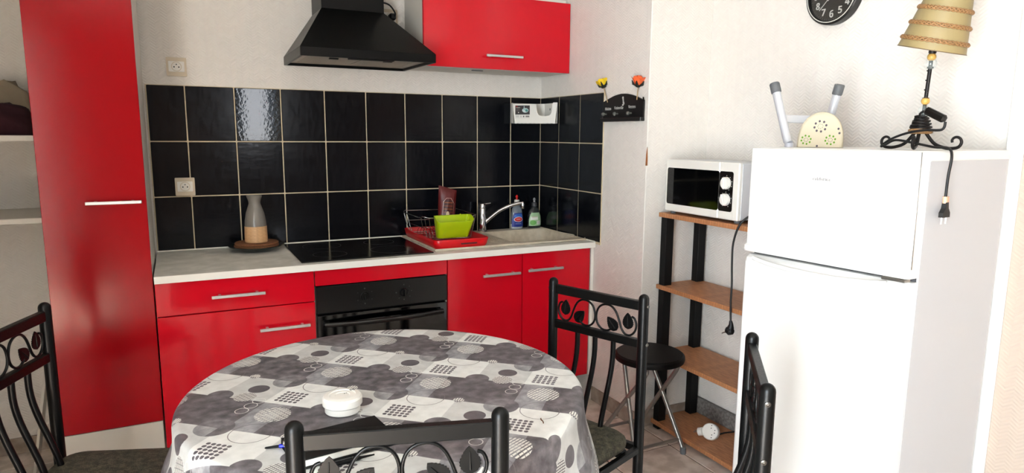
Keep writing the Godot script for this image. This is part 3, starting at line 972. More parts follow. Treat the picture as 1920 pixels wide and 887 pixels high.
# ---------------------------------------------------------------- on the worktop
func build_worktop_things() -> void:
	var hi := TOP + 0.0075
	# carafe on cork mats on a glass plate
	var at := Vector3(0.259, TOP, 0.140)
	var s := mb()
	lathe(s, [Vector2(0, 0.0005), Vector2(0.070, 0.0005), Vector2(0.095, 0.010), Vector2(0.122, 0.023), Vector2(0.124, 0.026), Vector2(0.120, 0.027), Vector2(0.095, 0.0155), Vector2(0.070, 0.0065), Vector2(0, 0.0065)], 48)
	var plate_m := mat(Color(0.13, 0.17, 0.16), 0.12)
	var plate := whole("plate", "dark greenish glass plate under the cork mats beside the hob", "plate", s, plate_m, at)
	plate.set_meta("label", "dark greenish glass plate under the cork mats beside the hob")
	for k in 2:
		s = mb()
		var R := 0.099 - 0.002 * k
		lathe(s, [Vector2(0, 0), Vector2(R - 0.003, 0), Vector2(R, 0.003), Vector2(R, 0.0075), Vector2(R - 0.003, 0.0105), Vector2(0, 0.0105)], 48)
		whole("cork_mat", ["lower round cork mat lying on the glass plate", "upper round cork mat directly under the grey carafe"][k], "trivet", s, M.cork, at + Vector3(0.001 * k, 0.0190 + 0.0107 * k, 0), 0.0, "cork mats")
	var o := thing("carafe", "grey ceramic carafe with a pale wooden foot on cork mats", "carafe", at + Vector3(0, 0.0405, 0))
	s = mb()
	lathe(s, [Vector2(0, 0), Vector2(0.049, 0), Vector2(0.0505, 0.002), Vector2(0.0505, 0.03), Vector2(0.049, 0.075), Vector2(0, 0.075)], 40)
	part("wooden_foot", s, M.pale_wood, o).set_meta("label", "pale wooden foot")
	s = mb()
	lathe(s, [Vector2(0, 0.075), Vector2(0.0488, 0.075), Vector2(0.047, 0.10), Vector2(0.041, 0.135), Vector2(0.032, 0.162), Vector2(0.0268, 0.178), Vector2(0.0262, 0.186), Vector2(0.029, 0.198), Vector2(0.0345, 0.213), Vector2(0.0355, 0.217), Vector2(0.0338, 0.2175), Vector2(0.028, 0.20), Vector2(0.0235, 0.186), Vector2(0.0235, 0.178), Vector2(0.03, 0.155), Vector2(0, 0.15)], 40)
	part("body", s, mat(Color(0.47, 0.45, 0.42), 0.22), o)

	# mixer tap
	o = thing("mixer_tap", "chrome single lever mixer tap with a curved spout over the sink", "tap", Vector3(1.452, hi, 0.066))
	o.scale.y = 0.955
	s = mb()
	lathe(s, [Vector2(0, 0), Vector2(0.026, 0), Vector2(0.026, 0.004), Vector2(0.0225, 0.008), Vector2(0.0215, 0.135), Vector2(0.020, 0.138), Vector2(0, 0.138)], 28)
	part("column", s, M.chrome, o)
	s = mb()
	lathe(s, [Vector2(0, 0.1385), Vector2(0.0215, 0.1385), Vector2(0.0215, 0.158), Vector2(0.018, 0.164), Vector2(0, 0.165)], 28)
	bx(s, Vector3(0.026, 0.164, 0.004), Vector3(0.046, 0.006, 0.014), 0.002, Basis(Vector3.BACK, 0.10))
	part("lever", s, M.chrome, o)
	s = mb()
	var pts := smooth_path([Vector3(0.015, 0.052, 0.004), Vector3(0.045, 0.080, 0.010), Vector3(0.095, 0.120, 0.022), Vector3(0.150, 0.147, 0.036), Vector3(0.200, 0.160, 0.048), Vector3(0.226, 0.161, 0.054)], 5)
	tube(s, pts, 0.0115, 14)
	lathe(s, [Vector2(0, -0.03), Vector2(0.010, -0.03), Vector2(0.0115, -0.026), Vector2(0.0125, 0.004), Vector2(0.008, 0.012), Vector2(0, 0.013)], 18, Transform3D(Basis(), Vector3(0.226, 0.160, 0.054)))
	part("spout", s, M.chrome, o)

	# red drip tray, wire rack, cutlery box, bag
	o = thing("drip_tray", "red plastic drip tray under the wire dish rack", "tray")
	var x0 := 1.000
	var x1 := 1.287
	var z0 := 0.043
	var z1 := 0.532
	var y0 := hi + 0.0005
	var y1 := 0.908
	s = mb()
	var cc := Vector3((x0 + x1) / 2, 0, (z0 + z1) / 2)
	var w := x1 - x0
	var dd := z1 - z0
	loft(s, [ring_xz(w - 0.026, dd - 0.026, 0.03, y0, cc), ring_xz(w - 0.012, dd - 0.012, 0.032, y0 + 0.012, cc), ring_xz(w, dd, 0.034, y1 - 0.002, cc), ring_xz(w - 0.004, dd - 0.004, 0.033, y1, cc)], true, false)
	loft(s, [ring_xz(w - 0.004, dd - 0.004, 0.033, y1, cc), ring_xz(w - 0.010, dd - 0.010, 0.032, y1 - 0.003, cc), ring_xz(w - 0.020, dd - 0.020, 0.03, y0 + 0.012, cc), ring_xz(w - 0.034, dd - 0.034, 0.028, y0 + 0.005, cc)], false, true, true)
	part("tray", s, M.red_plastic, o)
	s = mb()
	prism(s, rrect(0.085, 0.017, 0.004), 0.004, Transform3D(Basis(), Vector3(1.175, y0 + 0.0255, z1 - 0.0075)))
	part("grip_shade", s, mat(Color(0.30, 0.02, 0.03), 0.5), o)  # dark red patch painting the shade inside the hand grip

	o = thing("dish_rack", "chrome wire dish rack standing in the red tray", "dish rack")
	s = mb()
	var top := ring_xz(0.296, 0.325, 0.035, 0.998, Vector3(1.140, 0, 0.216), 5)
	for i in top.size():
		top[i].y += 0.004 * sin(i * 0.9)
	tube(s, top, 0.0024, 8, false, true)
	part("rim", s, M.wire, o)
	s = mb()
	var bot := ring_xz(0.246, 0.285, 0.03, 0.885, Vector3(1.143, 0, 0.216), 5)
	tube(s, bot, 0.0020, 8, false, true)
	for i in top.size():
		if i % 2 == 0:
			tube(s, smooth_path([top[i], top[i].lerp(bot[i], 0.55) + Vector3(0, -0.008, 0), bot[i]], 3), 0.0014, 6)
	var mid := []
	for i in top.size():
		mid.append(top[i].lerp(bot[i], 0.45))
	tube(s, mid, 0.0013, 6, false, true)
	part("basket_wires", s, M.wire, o)
	s = mb()
	for k in 13:
		var x := 1.030 + 0.0185 * k
		tube(s, [Vector3(x, 0.885, 0.078), Vector3(x, 0.885, 0.354)], 0.0011, 6)
	for z in [0.13, 0.216, 0.30]:
		tube(s, [Vector3(1.022, 0.8845, z), Vector3(1.264, 0.8845, z)], 0.0014, 6)
	for q in [[1.03, 0.09], [1.255, 0.09], [1.03, 0.34], [1.255, 0.34]]:
		tube(s, [Vector3(q[0], 0.885, q[1]), Vector3(q[0], y0 + 0.0052, q[1])], 0.002, 6)
	part("base_wires", s, M.wire, o)
	for k in 9:
		s = mb()
		pts = []
		for i in 13:
			var t := PI * i / 12.0
			pts.append(Vector3(1.040 + 0.0165 * k, 0.886 + 0.048 * sin(t), 0.235 - 0.075 * cos(t)))
		tube(s, pts, 0.0014, 6)
		part("plate_loop", s, M.wire, o)

	o = thing("cutlery_holder", "lime green cutlery holder hooked on the front of the dish rack", "holder")
	s = mb()
	cc = Vector3(1.140, 0, 0.423)
	var cl := cc + Vector3(-0.010, 0, 0)
	loft(s, [ring_xz(0.152, 0.042, 0.014, 0.902, cl), ring_xz(0.158, 0.048, 0.015, 0.905, cl), sloped(ring_xz(0.195, 0.066, 0.018, 1.001, cc), cc.z), sloped(ring_xz(0.197, 0.068, 0.018, 1.004, cc), cc.z)], true, false)
	loft(s, [sloped(ring_xz(0.197, 0.068, 0.018, 1.004, cc), cc.z), sloped(ring_xz(0.190, 0.061, 0.016, 1.003, cc), cc.z), ring_xz(0.153, 0.043, 0.013, 0.908, cl)], false, true, true)
	part("box", s, M.lime, o)
	s = mb()
	pts = []
	for i in 17:
		var t := PI * i / 16.0
		var yy := 0.906 + 0.044 * sin(t)
		pts.append(Vector3(1.133 - 0.062 * cos(t), yy, 0.4470 + (yy - 0.905) * 0.094))
	tube(s, pts, 0.0012, 6)
	part("arch_rib", s, M.lime, o)
	s = mb()
	for x in [1.09, 1.19]:
		tube(s, smooth_path([Vector3(x, 0.992, 0.390), Vector3(x, 1.006, 0.388), Vector3(x, 1.007, 0.378), Vector3(x, 0.998, 0.372)], 3), 0.003, 6)
	part("hook", s, M.lime, o)

	# the dark red packet
	o = thing("food_packet", "dark red foil packet leaning in the dish rack", "packet", Vector3(1.205, 0.8875, 0.145), -0.12)
	o.rotation.x = -0.13
	o.rotation.z = -0.08
	var bt := print_tex(128, 256, Color(0.36, 0.045, 0.055), [
		["box", Color(0.24, 0.05, 0.05), 0.22, 0.32, 0.62, 0.60],
		["box", Color(0.50, 0.25, 0.10), 0.30, 0.36, 0.48, 0.025], ["box", Color(0.42, 0.17, 0.09), 0.28, 0.43, 0.52, 0.03], ["box", Color(0.50, 0.26, 0.10), 0.27, 0.50, 0.54, 0.025], ["box", Color(0.40, 0.16, 0.09), 0.26, 0.57, 0.56, 0.03], ["box", Color(0.52, 0.28, 0.12), 0.52, 0.64, 0.30, 0.03],
		["box", Color(0.33, 0.31, 0.27), 0.24, 0.70, 0.58, 0.22], ["box", Color(0.56, 0.54, 0.47), 0.28, 0.74, 0.16, 0.05], ["box", Color(0.20, 0.19, 0.17), 0.5, 0.80, 0.28, 0.06],
		["oval", Color(0.86, 0.80, 0.66), 0.50, 0.63, 0.10, 0.075], ["box", Color(0.80, 0.74, 0.60), 0.44, 0.64, 0.12, 0.10],
		["line", Color(0.80, 0.66, 0.62), 0.20, 0.92, 0.24, 0.36], ["line", Color(0.80, 0.66, 0.62), 0.24, 0.36, 0.42, 0.27], ["line", Color(0.80, 0.66, 0.62), 0.42, 0.27, 0.66, 0.27], ["line", Color(0.80, 0.66, 0.62), 0.66, 0.27, 0.86, 0.38], ["line", Color(0.80, 0.66, 0.62), 0.86, 0.38, 0.82, 0.92]])
	for sg in [1.0, -1.0]:
		s = mb()
		s.set_smooth_group(1)
		var N := 14
		for i in N:
			for j in N:
				var q := []
				for e in [[0, 0], [1, 0], [1, 1], [0, 1]]:
					var u: float = float(i + e[0]) / N
					var v: float = float(j + e[1]) / N
					var bulge := 0.022 * pow(sin(PI * clampf(u, 0, 1)), 0.6) * pow(sin(PI * clampf(v, 0.0, 1.0)), 0.5)
					var crinkle := 0.0025 * sin(u * 23.0 + v * 7.0) * sin(v * 17.0) * sin(PI * v) * sin(PI * u)
					var width := 0.100 - 0.012 * (1.0 - v)
					var p := Vector3((u - 0.5) * width, v * 0.245 - 0.022 * u * smoothstep(0.8, 1.0, v), sg * (bulge + crinkle) + 0.0015 * sin(v * 9.0))
					q.append([p, Vector2(u, 1.0 - v)])
				for id in [0, 2, 1, 0, 3, 2] if sg > 0 else [0, 1, 2, 0, 2, 3]:
					s.set_uv(q[id][1])
					s.add_vertex(q[id][0])
		part("printed_front" if sg > 0 else "plain_back", s, printed(bt, 0.35) if sg > 0 else mat(Color(0.36, 0.045, 0.055), 0.35), o)

	# washing-up liquids
	var lb := print_tex(64, 96, Color(0.05, 0.16, 0.52), [["oval", Color(0.20, 0.42, 0.78), 0.6, 0.2, 0.5, 0.16], ["oval", Color(0.92, 0.92, 0.94), 0.52, 0.45, 0.36, 0.19], ["oval", Color(0.80, 0.09, 0.12), 0.52, 0.45, 0.31, 0.155], ["box", Color(0.93, 0.90, 0.90), 0.34, 0.41, 0.36, 0.03], ["box", Color(0.93, 0.90, 0.90), 0.38, 0.47, 0.30, 0.025], ["box", Color(0.75, 0.82, 0.93), 0.3, 0.74, 0.45, 0.03], ["box", Color(0.75, 0.82, 0.93), 0.28, 0.82, 0.5, 0.02]])
	bottle("washing_up_bottle", "clear washing-up bottle with blue label, white cap and red tip", Vector3(1.676, hi, 0.052), 0.039, 0.021, 0.142, 0.16, lb, M.white_plastic, mat(Color(0.80, 0.05, 0.03), 0.4), mat(Color(0.80, 0.86, 0.92, 0.22), 0.06), mat(Color(0.80, 0.80, 0.80), 0.3), 0.0)
	var lg := print_tex(64, 96, Color(0.66, 0.80, 0.62), [["box", Color(0.90, 0.92, 0.88), 0.12, 0.30, 0.55, 0.26], ["box", Color(0.66, 0.34, 0.26), 0.2, 0.32, 0.45, 0.03], ["oval", Color(0.42, 0.68, 0.36), 0.3, 0.75, 0.22, 0.18], ["box", Color(0.87, 0.87, 0.84), 0.58, 0.62, 0.34, 0.30], ["box", Color(0.55, 0.54, 0.5), 0.62, 0.66, 0.25, 0.02], ["box", Color(0.55, 0.54, 0.5), 0.62, 0.74, 0.25, 0.02], ["box", Color(0.55, 0.54, 0.5), 0.62, 0.82, 0.25, 0.02]])
	bottle("washing_up_bottle", "dark see-through washing-up bottle with green label, nearest the corner", Vector3(1.790, hi, 0.052), 0.043, 0.022, 0.122, 0.15, lg, mat(Color(0.24, 0.24, 0.25), 0.4), mat(Color(0.55, 0.55, 0.56), 0.4), mat(Color(0.25, 0.27, 0.27, 0.45), 0.06), mat(Color(0.06, 0.07, 0.07), 0.3), 1.0)

func bottle(called: String, label: String, at: Vector3, rw: float, rd: float, shoulder: float, neck: float, print_t: Texture2D, cap: Material, tip: Material, shell: StandardMaterial3D, liquid: Material, low: float) -> void:
	var o := thing(called, label, "bottle", at, 0.0)
	shell.transparency = BaseMaterial3D.TRANSPARENCY_ALPHA
	var s := mb()
	var rings := []
	var profile := [[0.0, 0.90], [0.004, 0.98], [shoulder * 0.30, 1.0], [shoulder * 0.62, 0.93 if low < 0.5 else 0.96], [shoulder * 0.82, 0.76 if low < 0.5 else 0.80], [shoulder * 0.94, 0.52], [shoulder, 0.34], [shoulder + 0.004, 0.31]]
	for q in profile:
		rings.append(oval_ring(rw * q[1], lerpf(rd * q[1], 0.012, smoothstep(0.7, 1.0, q[0] / shoulder)), q[0]))
	loft(s, rings)
	part("bottle", s, shell, o)
	s = mb()
	var lv := 0.028 if low < 0.5 else 0.020
	loft(s, [oval_ring(rw * 0.86, rd * 0.86, 0.003), oval_ring(rw * 0.93, rd * 0.93, 0.006), oval_ring(rw * 0.94, rd * 0.93, lv)])
	part("liquid", s, liquid, o)
	s = mb()
	lathe(s, [Vector2(0, shoulder + 0.004), Vector2(0.0155, shoulder + 0.004), Vector2(0.0150, shoulder + 0.024), Vector2(0.0125, shoulder + 0.027), Vector2(0, shoulder + 0.028)], 20)
	part("cap", s, cap, o)
	s = mb()
	var t := shoulder + 0.028
	lathe(s, [Vector2(0, t), Vector2(0.0065, t), Vector2(0.0055, t + 0.010), Vector2(0.0085, t + 0.014), Vector2(0.0075, t + 0.020), Vector2(0.003, t + 0.026), Vector2(0, t + 0.026)], 16)
	part("nozzle", s, tip, o)
	# label wrapped on the front of the bottle
	s = mb()
	s.set_smooth_group(1)
	var N := 12
	for i in N:
		for j in 4:
			var q := []
			for e in [[0, 0], [1, 0], [1, 1], [0, 1]]:
				var u: float = float(i + e[0]) / N
				var v: float = float(j + e[1]) / 4.0
				var yy := lerpf(0.014, shoulder * (0.66 if low < 0.5 else 0.74), v)
				var k := 1.0
				for r in profile.size() - 1:
					if yy >= profile[r][0] and yy <= profile[r + 1][0]:
						k = lerpf(profile[r][1], profile[r + 1][1], (yy - profile[r][0]) / maxf(1e-5, profile[r + 1][0] - profile[r][0]))
				var a := lerpf(PI * 0.86, PI * 0.14, u) 
				var narrow := 1.0 - 0.35 * smoothstep(0.55, 1.0, v)
				a = PI * 0.5 + (a - PI * 0.5) * narrow
				q.append([Vector3(cos(a) * (rw * k + 0.0006), yy, sin(a) * (lerpf(rd * k, 0.012, smoothstep(0.7, 1.0, yy / shoulder)) + 0.0006)), Vector2(u, 1.0 - v)])
			for id in [0, 2, 1, 0, 3, 2]:
				s.set_uv(q[id][1])
				s.add_vertex(q[id][0])
	part("label", s, printed(print_t), o)

func sloped(r: Array, z: float) -> Array:
	# the front of the rim lies lower than its back
	for i in r.size():
		r[i].y -= 0.022 * clampf((r[i].z - z) / 0.034, -0.2, 1.0)
	return r

func oval_ring(a: float, b: float, y: float, n := 24) -> Array:
	var o := []
	for k in n:
		var t := TAU * k / n
		o.append(Vector3(a * cos(t), y, b * sin(t)))
	return o


# ---------------------------------------------------------------- hung on the walls
func build_wall_things() -> void:
	# corner basket across the two tiled walls
	var A := Vector3(1.640, 1.458, 0.062)
	var Bp := Vector3(1.822, 1.458, 0.240)
	var u := (Bp - A).normalized()
	var L := (Bp - A).length()
	var nrm := Vector3(-u.z, 0, u.x)      # towards the camera
	var face := Basis(u, Vector3.UP, u.cross(Vector3.UP))
	var o := thing("corner_basket", "white plastic basket with a dark label in the tiled corner", "basket")
	var pl := PackedVector2Array()
	pl.append(Vector2(0.014, 0.004))
	for k in 9:   # drain notches along the foot
		var cx := 0.030 + 0.0245 * k
		for i in 7:
			var t := PI - PI * i / 6.0
			pl.append(Vector2(cx + 0.0042 * cos(t), 0.004 + 0.005 * sin(t)))
	pl.append(Vector2(L - 0.010, 0.004))
	pl.append(Vector2(L, 0.118))
	pl.append(Vector2(L - 0.022, 0.118))
	for q in [[L - 0.026, 0.108], [L - 0.028, 0.075], [L - 0.033, 0.058], [L - 0.045, 0.048], [L - 0.060, 0.045], [L - 0.092, 0.046], [L - 0.105, 0.052], [L - 0.112, 0.066], [L - 0.116, 0.095], [L - 0.121, 0.107], [L - 0.131, 0.111]]:
		pl.append(Vector2(q[0], q[1]))
	pl.append(Vector2(0.0, 0.112))
	var s := mb()
	prism(s, pl, 0.0025, Transform3D(face, A))
	part("front", s, M.white_plastic, o)
	s = mb()
	var back_pts := [A, Vector3(1.652, A.y, 0.0115), Vector3(1.800, A.y, 0.0115), Vector3(1.8455, A.y, 0.060), Vector3(1.8455, A.y, 0.205), Bp]
	for i in back_pts.size() - 1:
		var a: Vector3 = back_pts[i]
		var b: Vector3 = back_pts[i + 1]
		var m := (a + b) * 0.5
		var d := b - a
		bx(s, m + Vector3(0, 0.062, 0), Vector3(d.length(), 0.112, 0.002), 0.0006, Basis(d.normalized(), Vector3.UP, d.normalized().cross(Vector3.UP)))
	part("back", s, M.white_plastic, o)
	s = mb()
	var fl := PackedVector2Array()
	for p in back_pts:
		fl.append(Vector2(p.x, p.z))
	prism(s, fl, 0.002, Transform3D(Basis(Vector3.RIGHT, Vector3(0, 0, 1), Vector3(0, -1, 0)), Vector3(0, A.y + 0.008, 0)))
	part("bottom", s, M.white_plastic, o)
	s = mb()
	for k in 3:
		bx(s, A + u * (0.155 + 0.022 * k) + nrm * -0.03 + Vector3(0, 0.0085, 0), Vector3(0.008, 0.0012, 0.012), 0.0003, face)
	part("drain_holes", s, M.hole_shade, o).set_meta("kind", "stuff")
	s = mb()
	bx(s, Vector3(1.8435, A.y + 0.085, 0.125), Vector3(0.001, 0.012, 0.006), 0.0003)
	part("hanging_hole", s, M.hole_shade, o)
	s = mb()
	var off := A + nrm * 0.0003
	if nrm.z < 0:
		off = A - nrm * 0.0003
	var fo := face.z * 0.0028
	sheet(s, A + fo + u * 0.016 + Vector3(0, 0.103, 0), A + fo + u * 0.100 + Vector3(0, 0.103, 0), A + fo + u * 0.100 + Vector3(0, 0.030, 0), A + fo + u * 0.016 + Vector3(0, 0.030, 0))
	var g := Color(0.60, 0.59, 0.57)
	var tx := print_tex(128, 112, Color(0.88, 0.87, 0.84), [["box", Color(0.17, 0.15, 0.15), 0.0, 0.0, 1.0, 0.68], ["box", Color(0.62, 0.14, 0.12), 0.04, 0.04, 0.12, 0.08], ["box", Color(0.66, 0.62, 0.58), 0.06, 0.14, 0.28, 0.06], ["box", Color(0.42, 0.40, 0.38), 0.06, 0.25, 0.22, 0.03], ["box", Color(0.42, 0.40, 0.38), 0.06, 0.32, 0.26, 0.03], ["box", Color(0.42, 0.40, 0.38), 0.06, 0.39, 0.20, 0.03], ["oval", Color(0.82, 0.80, 0.77), 0.22, 0.52, 0.04, 0.045],
		["oval", Color(0.80, 0.87, 0.86), 0.69, 0.36, 0.22, 0.17], ["oval", Color(0.62, 0.76, 0.75), 0.69, 0.28, 0.17, 0.07], ["oval", Color(0.25, 0.52, 0.51), 0.78, 0.38, 0.10, 0.09], ["box", Color(0.80, 0.88, 0.87), 0.59, 0.05, 0.04, 0.18],
		["box", g, 0.06, 0.76, 0.22, 0.02], ["box", g, 0.06, 0.81, 0.20, 0.02], ["box", g, 0.06, 0.86, 0.22, 0.02], ["box", g, 0.38, 0.76, 0.05, 0.14], ["box", Color(0.35, 0.34, 0.33), 0.54, 0.77, 0.09, 0.12], ["box", Color(0.48, 0.46, 0.45), 0.72, 0.76, 0.25, 0.13]])
	part("printed_label", s, printed(tx), o)

	# towel hook board
	var X := PILLAR - 0.0012
	o = thing("hook_board", "black arched board with three hooks and words on the side wall", "hook rack")
	var bp := PackedVector2Array()
	var z0 := 0.644
	var z1 := 0.960
	bp.append(Vector2(z0, 1.482))
	bp.append(Vector2(z1, 1.482))
	for i in 21:
		var q := 1.0 - i / 20.0
		bp.append(Vector2(lerpf(z0, z1, q), 1.560 + 0.034 * sin(PI * clampf(q, 0, 1)) + 0.002 * (1.0 - q)))
	s = mb()
	# local x -> z, y -> y, z -> -x
	var on_side := Basis(Vector3(0, 0, 1), Vector3.UP, Vector3(-1, 0, 0))
	prism(s, bp, 0.009, Transform3D(on_side, Vector3(X, 0, 0)))
	part("board", s, mat(Color(0.014, 0.014, 0.014), 0.35), o)
	part("ledge", box(Vector3(X - 0.026, 1.466, z0 - 0.003), Vector3(X, 1.483, z1 + 0.003), 0.002), mat(Color(0.085, 0.085, 0.08), 0.4), o)
	var hz := [0.672, 0.766, 0.872]
	var wd := ["Mains", "Vaisselle", "Verres"]
	for k in 3:
		s = mb()
		var at := Vector3(X - 0.009, 1.503, hz[k])
		tube(s, [at, at + Vector3(-0.016, -0.001, 0)], 0.0045, 10)
		ball(s, at + Vector3(-0.019, -0.001, 0), 0.0095, 14)
		part("hook", s, mat(Color(0.36, 0.36, 0.34), 0.25), o)
		var t := part("word", text(wd[k], 0.0175, 0.0008, "Droid Serif", true), M.letter, o)
		t.position = Vector3(X - 0.0092, 1.528 + 0.002 * k, hz[k] + (0.014 if k == 0 else 0.008 if k == 1 else 0.004))
		t.basis = on_side
		t.set_meta("label", "pale lettering " + wd[k])
	s = mb()
	var ex := Transform3D(on_side, Vector3(X - 0.009, 1.546, 0.805))
	prism(s, ell(0.000, 0.030, 0.006, 0.006), 0.0008, ex)
	prism(s, ell(0.002, 0.022, 0.0045, 0.006), 0.0008, ex)
	prism(s, ell(0.004, 0.010, 0.0045, 0.009), 0.0008, ex)
	prism(s, ell(0.009, 0.004, 0.0035, 0.006), 0.0008, ex)
	prism(s, ell(0.001, -0.003, 0.006, 0.004), 0.0008, ex)
	part("emblem", s, M.letter, o)
	s = mb()
	tube(s, [Vector3(X - 0.006, 1.556, z1 - 0.002), Vector3(X - 0.014, 1.571, z1 + 0.004)], 0.0035, 8)
	part("peg", s, M.black_matt, o)

	rose(Vector3(X - 0.014, 1.655, 0.640), Vector3(X - 0.012, 1.560, 0.684), Color(0.92, 0.78, 0.10), "yellow foam rose on a stick stuck behind the black hook board", 0.027, 3)
	rose(Vector3(X - 0.016, 1.648, 0.928), Vector3(X - 0.012, 1.562, 0.915), Color(0.93, 0.42, 0.22), "orange foam rose on a stick stuck behind the black hook board", 0.031, 4)

	# clock
	var C := Vector3(RIGHT, 1.930, 1.640)
	var turn := Basis(Vector3.UP, -PI / 2)
	o = thing("wall_clock", "round black wall clock with grey numerals above the fridge", "clock", C)
	o.basis = turn
	s = mb()
	var face_out := Basis(Vector3.RIGHT, PI / 2)
	lathe(s, [Vector2(0, 0.0005), Vector2(0.108, 0.0005), Vector2(0.112, 0.004), Vector2(0.112, 0.034), Vector2(0.108, 0.038), Vector2(0.101, 0.038), Vector2(0.098, 0.030), Vector2(0.098, 0.026), Vector2(0, 0.026)], 56, Transform3D(face_out, Vector3.ZERO))
	part("case", s, mat(Color(0.045, 0.043, 0.04), 0.35), o)
	s = mb()
	lathe(s, [Vector2(0.1015, 0.0378), Vector2(0.1045, 0.0378), Vector2(0.1045, 0.0392), Vector2(0.1015, 0.0392), Vector2(0.1015, 0.0378)], 56, Transform3D(face_out, Vector3.ZERO))
	part("bezel_ring", s, mat(Color(0.80, 0.79, 0.76), 0.3), o)
	s = mb()
	lathe(s, [Vector2(0, 0.026), Vector2(0.098, 0.026), Vector2(0.098, 0.0266), Vector2(0, 0.0266)], 48, Transform3D(face_out, Vector3.ZERO))
	var dial := part("dial", s, mat(Color(0.075, 0.075, 0.07), 0.5), o)
	for h in range(1, 13):
		var a := TAU * h / 12.0
		var t := part("numeral", text(str(h), 0.036, 0.0006, "Droid Sans", false, 700), M.letter, dial)
		t.position = Vector3(0.072 * sin(a), 0.072 * cos(a), 0.0266)
		t.rotation.z = 0.0
	s = mb()
	for h in 60:
		var a := TAU * h / 60.0
		bx(s, Vector3(0.092 * sin(a), 0.092 * cos(a), 0.0269), Vector3(0.0012, 0.006 if h % 5 else 0.009, 0.0006), 0.0001, Basis(Vector3.BACK, -a))
	part("minute_marks", s, mat(Color(0.38, 0.37, 0.36), 0.6), dial).set_meta("kind", "stuff")
	for q in [[225.0, 0.078, 0.0028], [52.0, 0.050, 0.004], [218.0, 0.030, 0.003]]:
		s = mb()
		var a := deg_to_rad(q[0])
		bx(s, Vector3(sin(a), cos(a), 0) * (q[1] * 0.42) + Vector3(0, 0, 0.0295), Vector3(q[2], q[1] * 1.1, 0.001), 0.0003, Basis(Vector3.BACK, -a))
		part("hand", s, M.letter, o)
	s = mb()
	lathe(s, [Vector2(0, 0.0265), Vector2(0.005, 0.0265), Vector2(0.005, 0.0312), Vector2(0, 0.0312)], 16, Transform3D(face_out, Vector3.ZERO))
	part("hub", s, M.letter, o)
	s = mb()
	lathe(s, [Vector2(0, 0.0352), Vector2(0.0978, 0.0352), Vector2(0.0978, 0.0362), Vector2(0, 0.0362)], 48, Transform3D(face_out, Vector3.ZERO))
	part("glass", s, M.dark_glass, o)

func ell(cx: float, cy: float, a: float, b: float) -> PackedVector2Array:
	var o := PackedVector2Array()
	for k in 14:
		o.append(Vector2(cx + a * cos(TAU * k / 14), cy + b * sin(TAU * k / 14)))
	return o

func rose(at: Vector3, foot: Vector3, c: Color, label: String, r: float, sd: int) -> void:
	var o := thing("foam_rose", label, "flower", Vector3.ZERO, 0.0, "foam roses")
	var ax := (at - foot).normalized()
	var b := Basis(Vector3(1, 0, 0), ax, Vector3(1, 0, 0).cross(ax)).orthonormalized()
	var g := RandomNumberGenerator.new()
	g.seed = sd
	var pm := mat(c, 0.7)
	for k in 14:   # petals: curled sheets set round the heart, larger outwards
		var s := mb()
		s.set_smooth_group(1)
		var a0 := k * 2.4
		var q := k / 13.0
		var R := r * (0.18 + 0.75 * q)
		var H := r * (1.5 - 0.25 * q)
		var N := 6
		var grid := []
		for i in N + 1:
			var row := []
			for j in N + 1:
				var uu := (float(i) / N - 0.5) * 2.0
				var v := float(j) / N
				var ang := a0 + uu * (0.95 - 0.25 * q)
				var rad := R * (0.35 + 0.75 * pow(v, 0.6)) + r * 0.22 * q * pow(v, 3.0)
				var hh := H * v * (1.0 - 0.30 * uu * uu) - r * 0.75
				row.append(at + b * Vector3(cos(ang) * rad, hh, sin(ang) * rad))
			grid.append(row)
		for i in N:
			for j in N:
				poly(s, [grid[i][j], grid[i + 1][j], grid[i + 1][j + 1], grid[i][j + 1]], b * Vector3(cos(a0), 0.2, sin(a0)))
		part("petal", s, pm, o)
	var s2 := mb()
	lathe(s2, [Vector2(0, -r * 1.05), Vector2(r * 0.25, -r * 1.0), Vector2(r * 0.55, -r * 0.72), Vector2(r * 0.5, -r * 0.66), Vector2(0, -r * 0.7)], 16, Transform3D(b, at))
	for k in 5:
		var a := TAU * k / 5.0
		var d := b * Vector3(cos(a), 0, sin(a))
		tube(s2, [at - ax * r * 0.85, at - ax * r * 0.55 + d * r * 0.75, at - ax * r * 0.05 + d * r * 0.95], [r * 0.16, r * 0.2, r * 0.06], 6)
	part("calyx", s2, mat(Color(0.06, 0.085, 0.05), 0.7), o)
	s2 = mb()
	tube(s2, [foot, at - ax * r * 0.9], 0.0022, 6)
	part("stick", s2, mat(Color(0.72, 0.62, 0.45), 0.7), o)


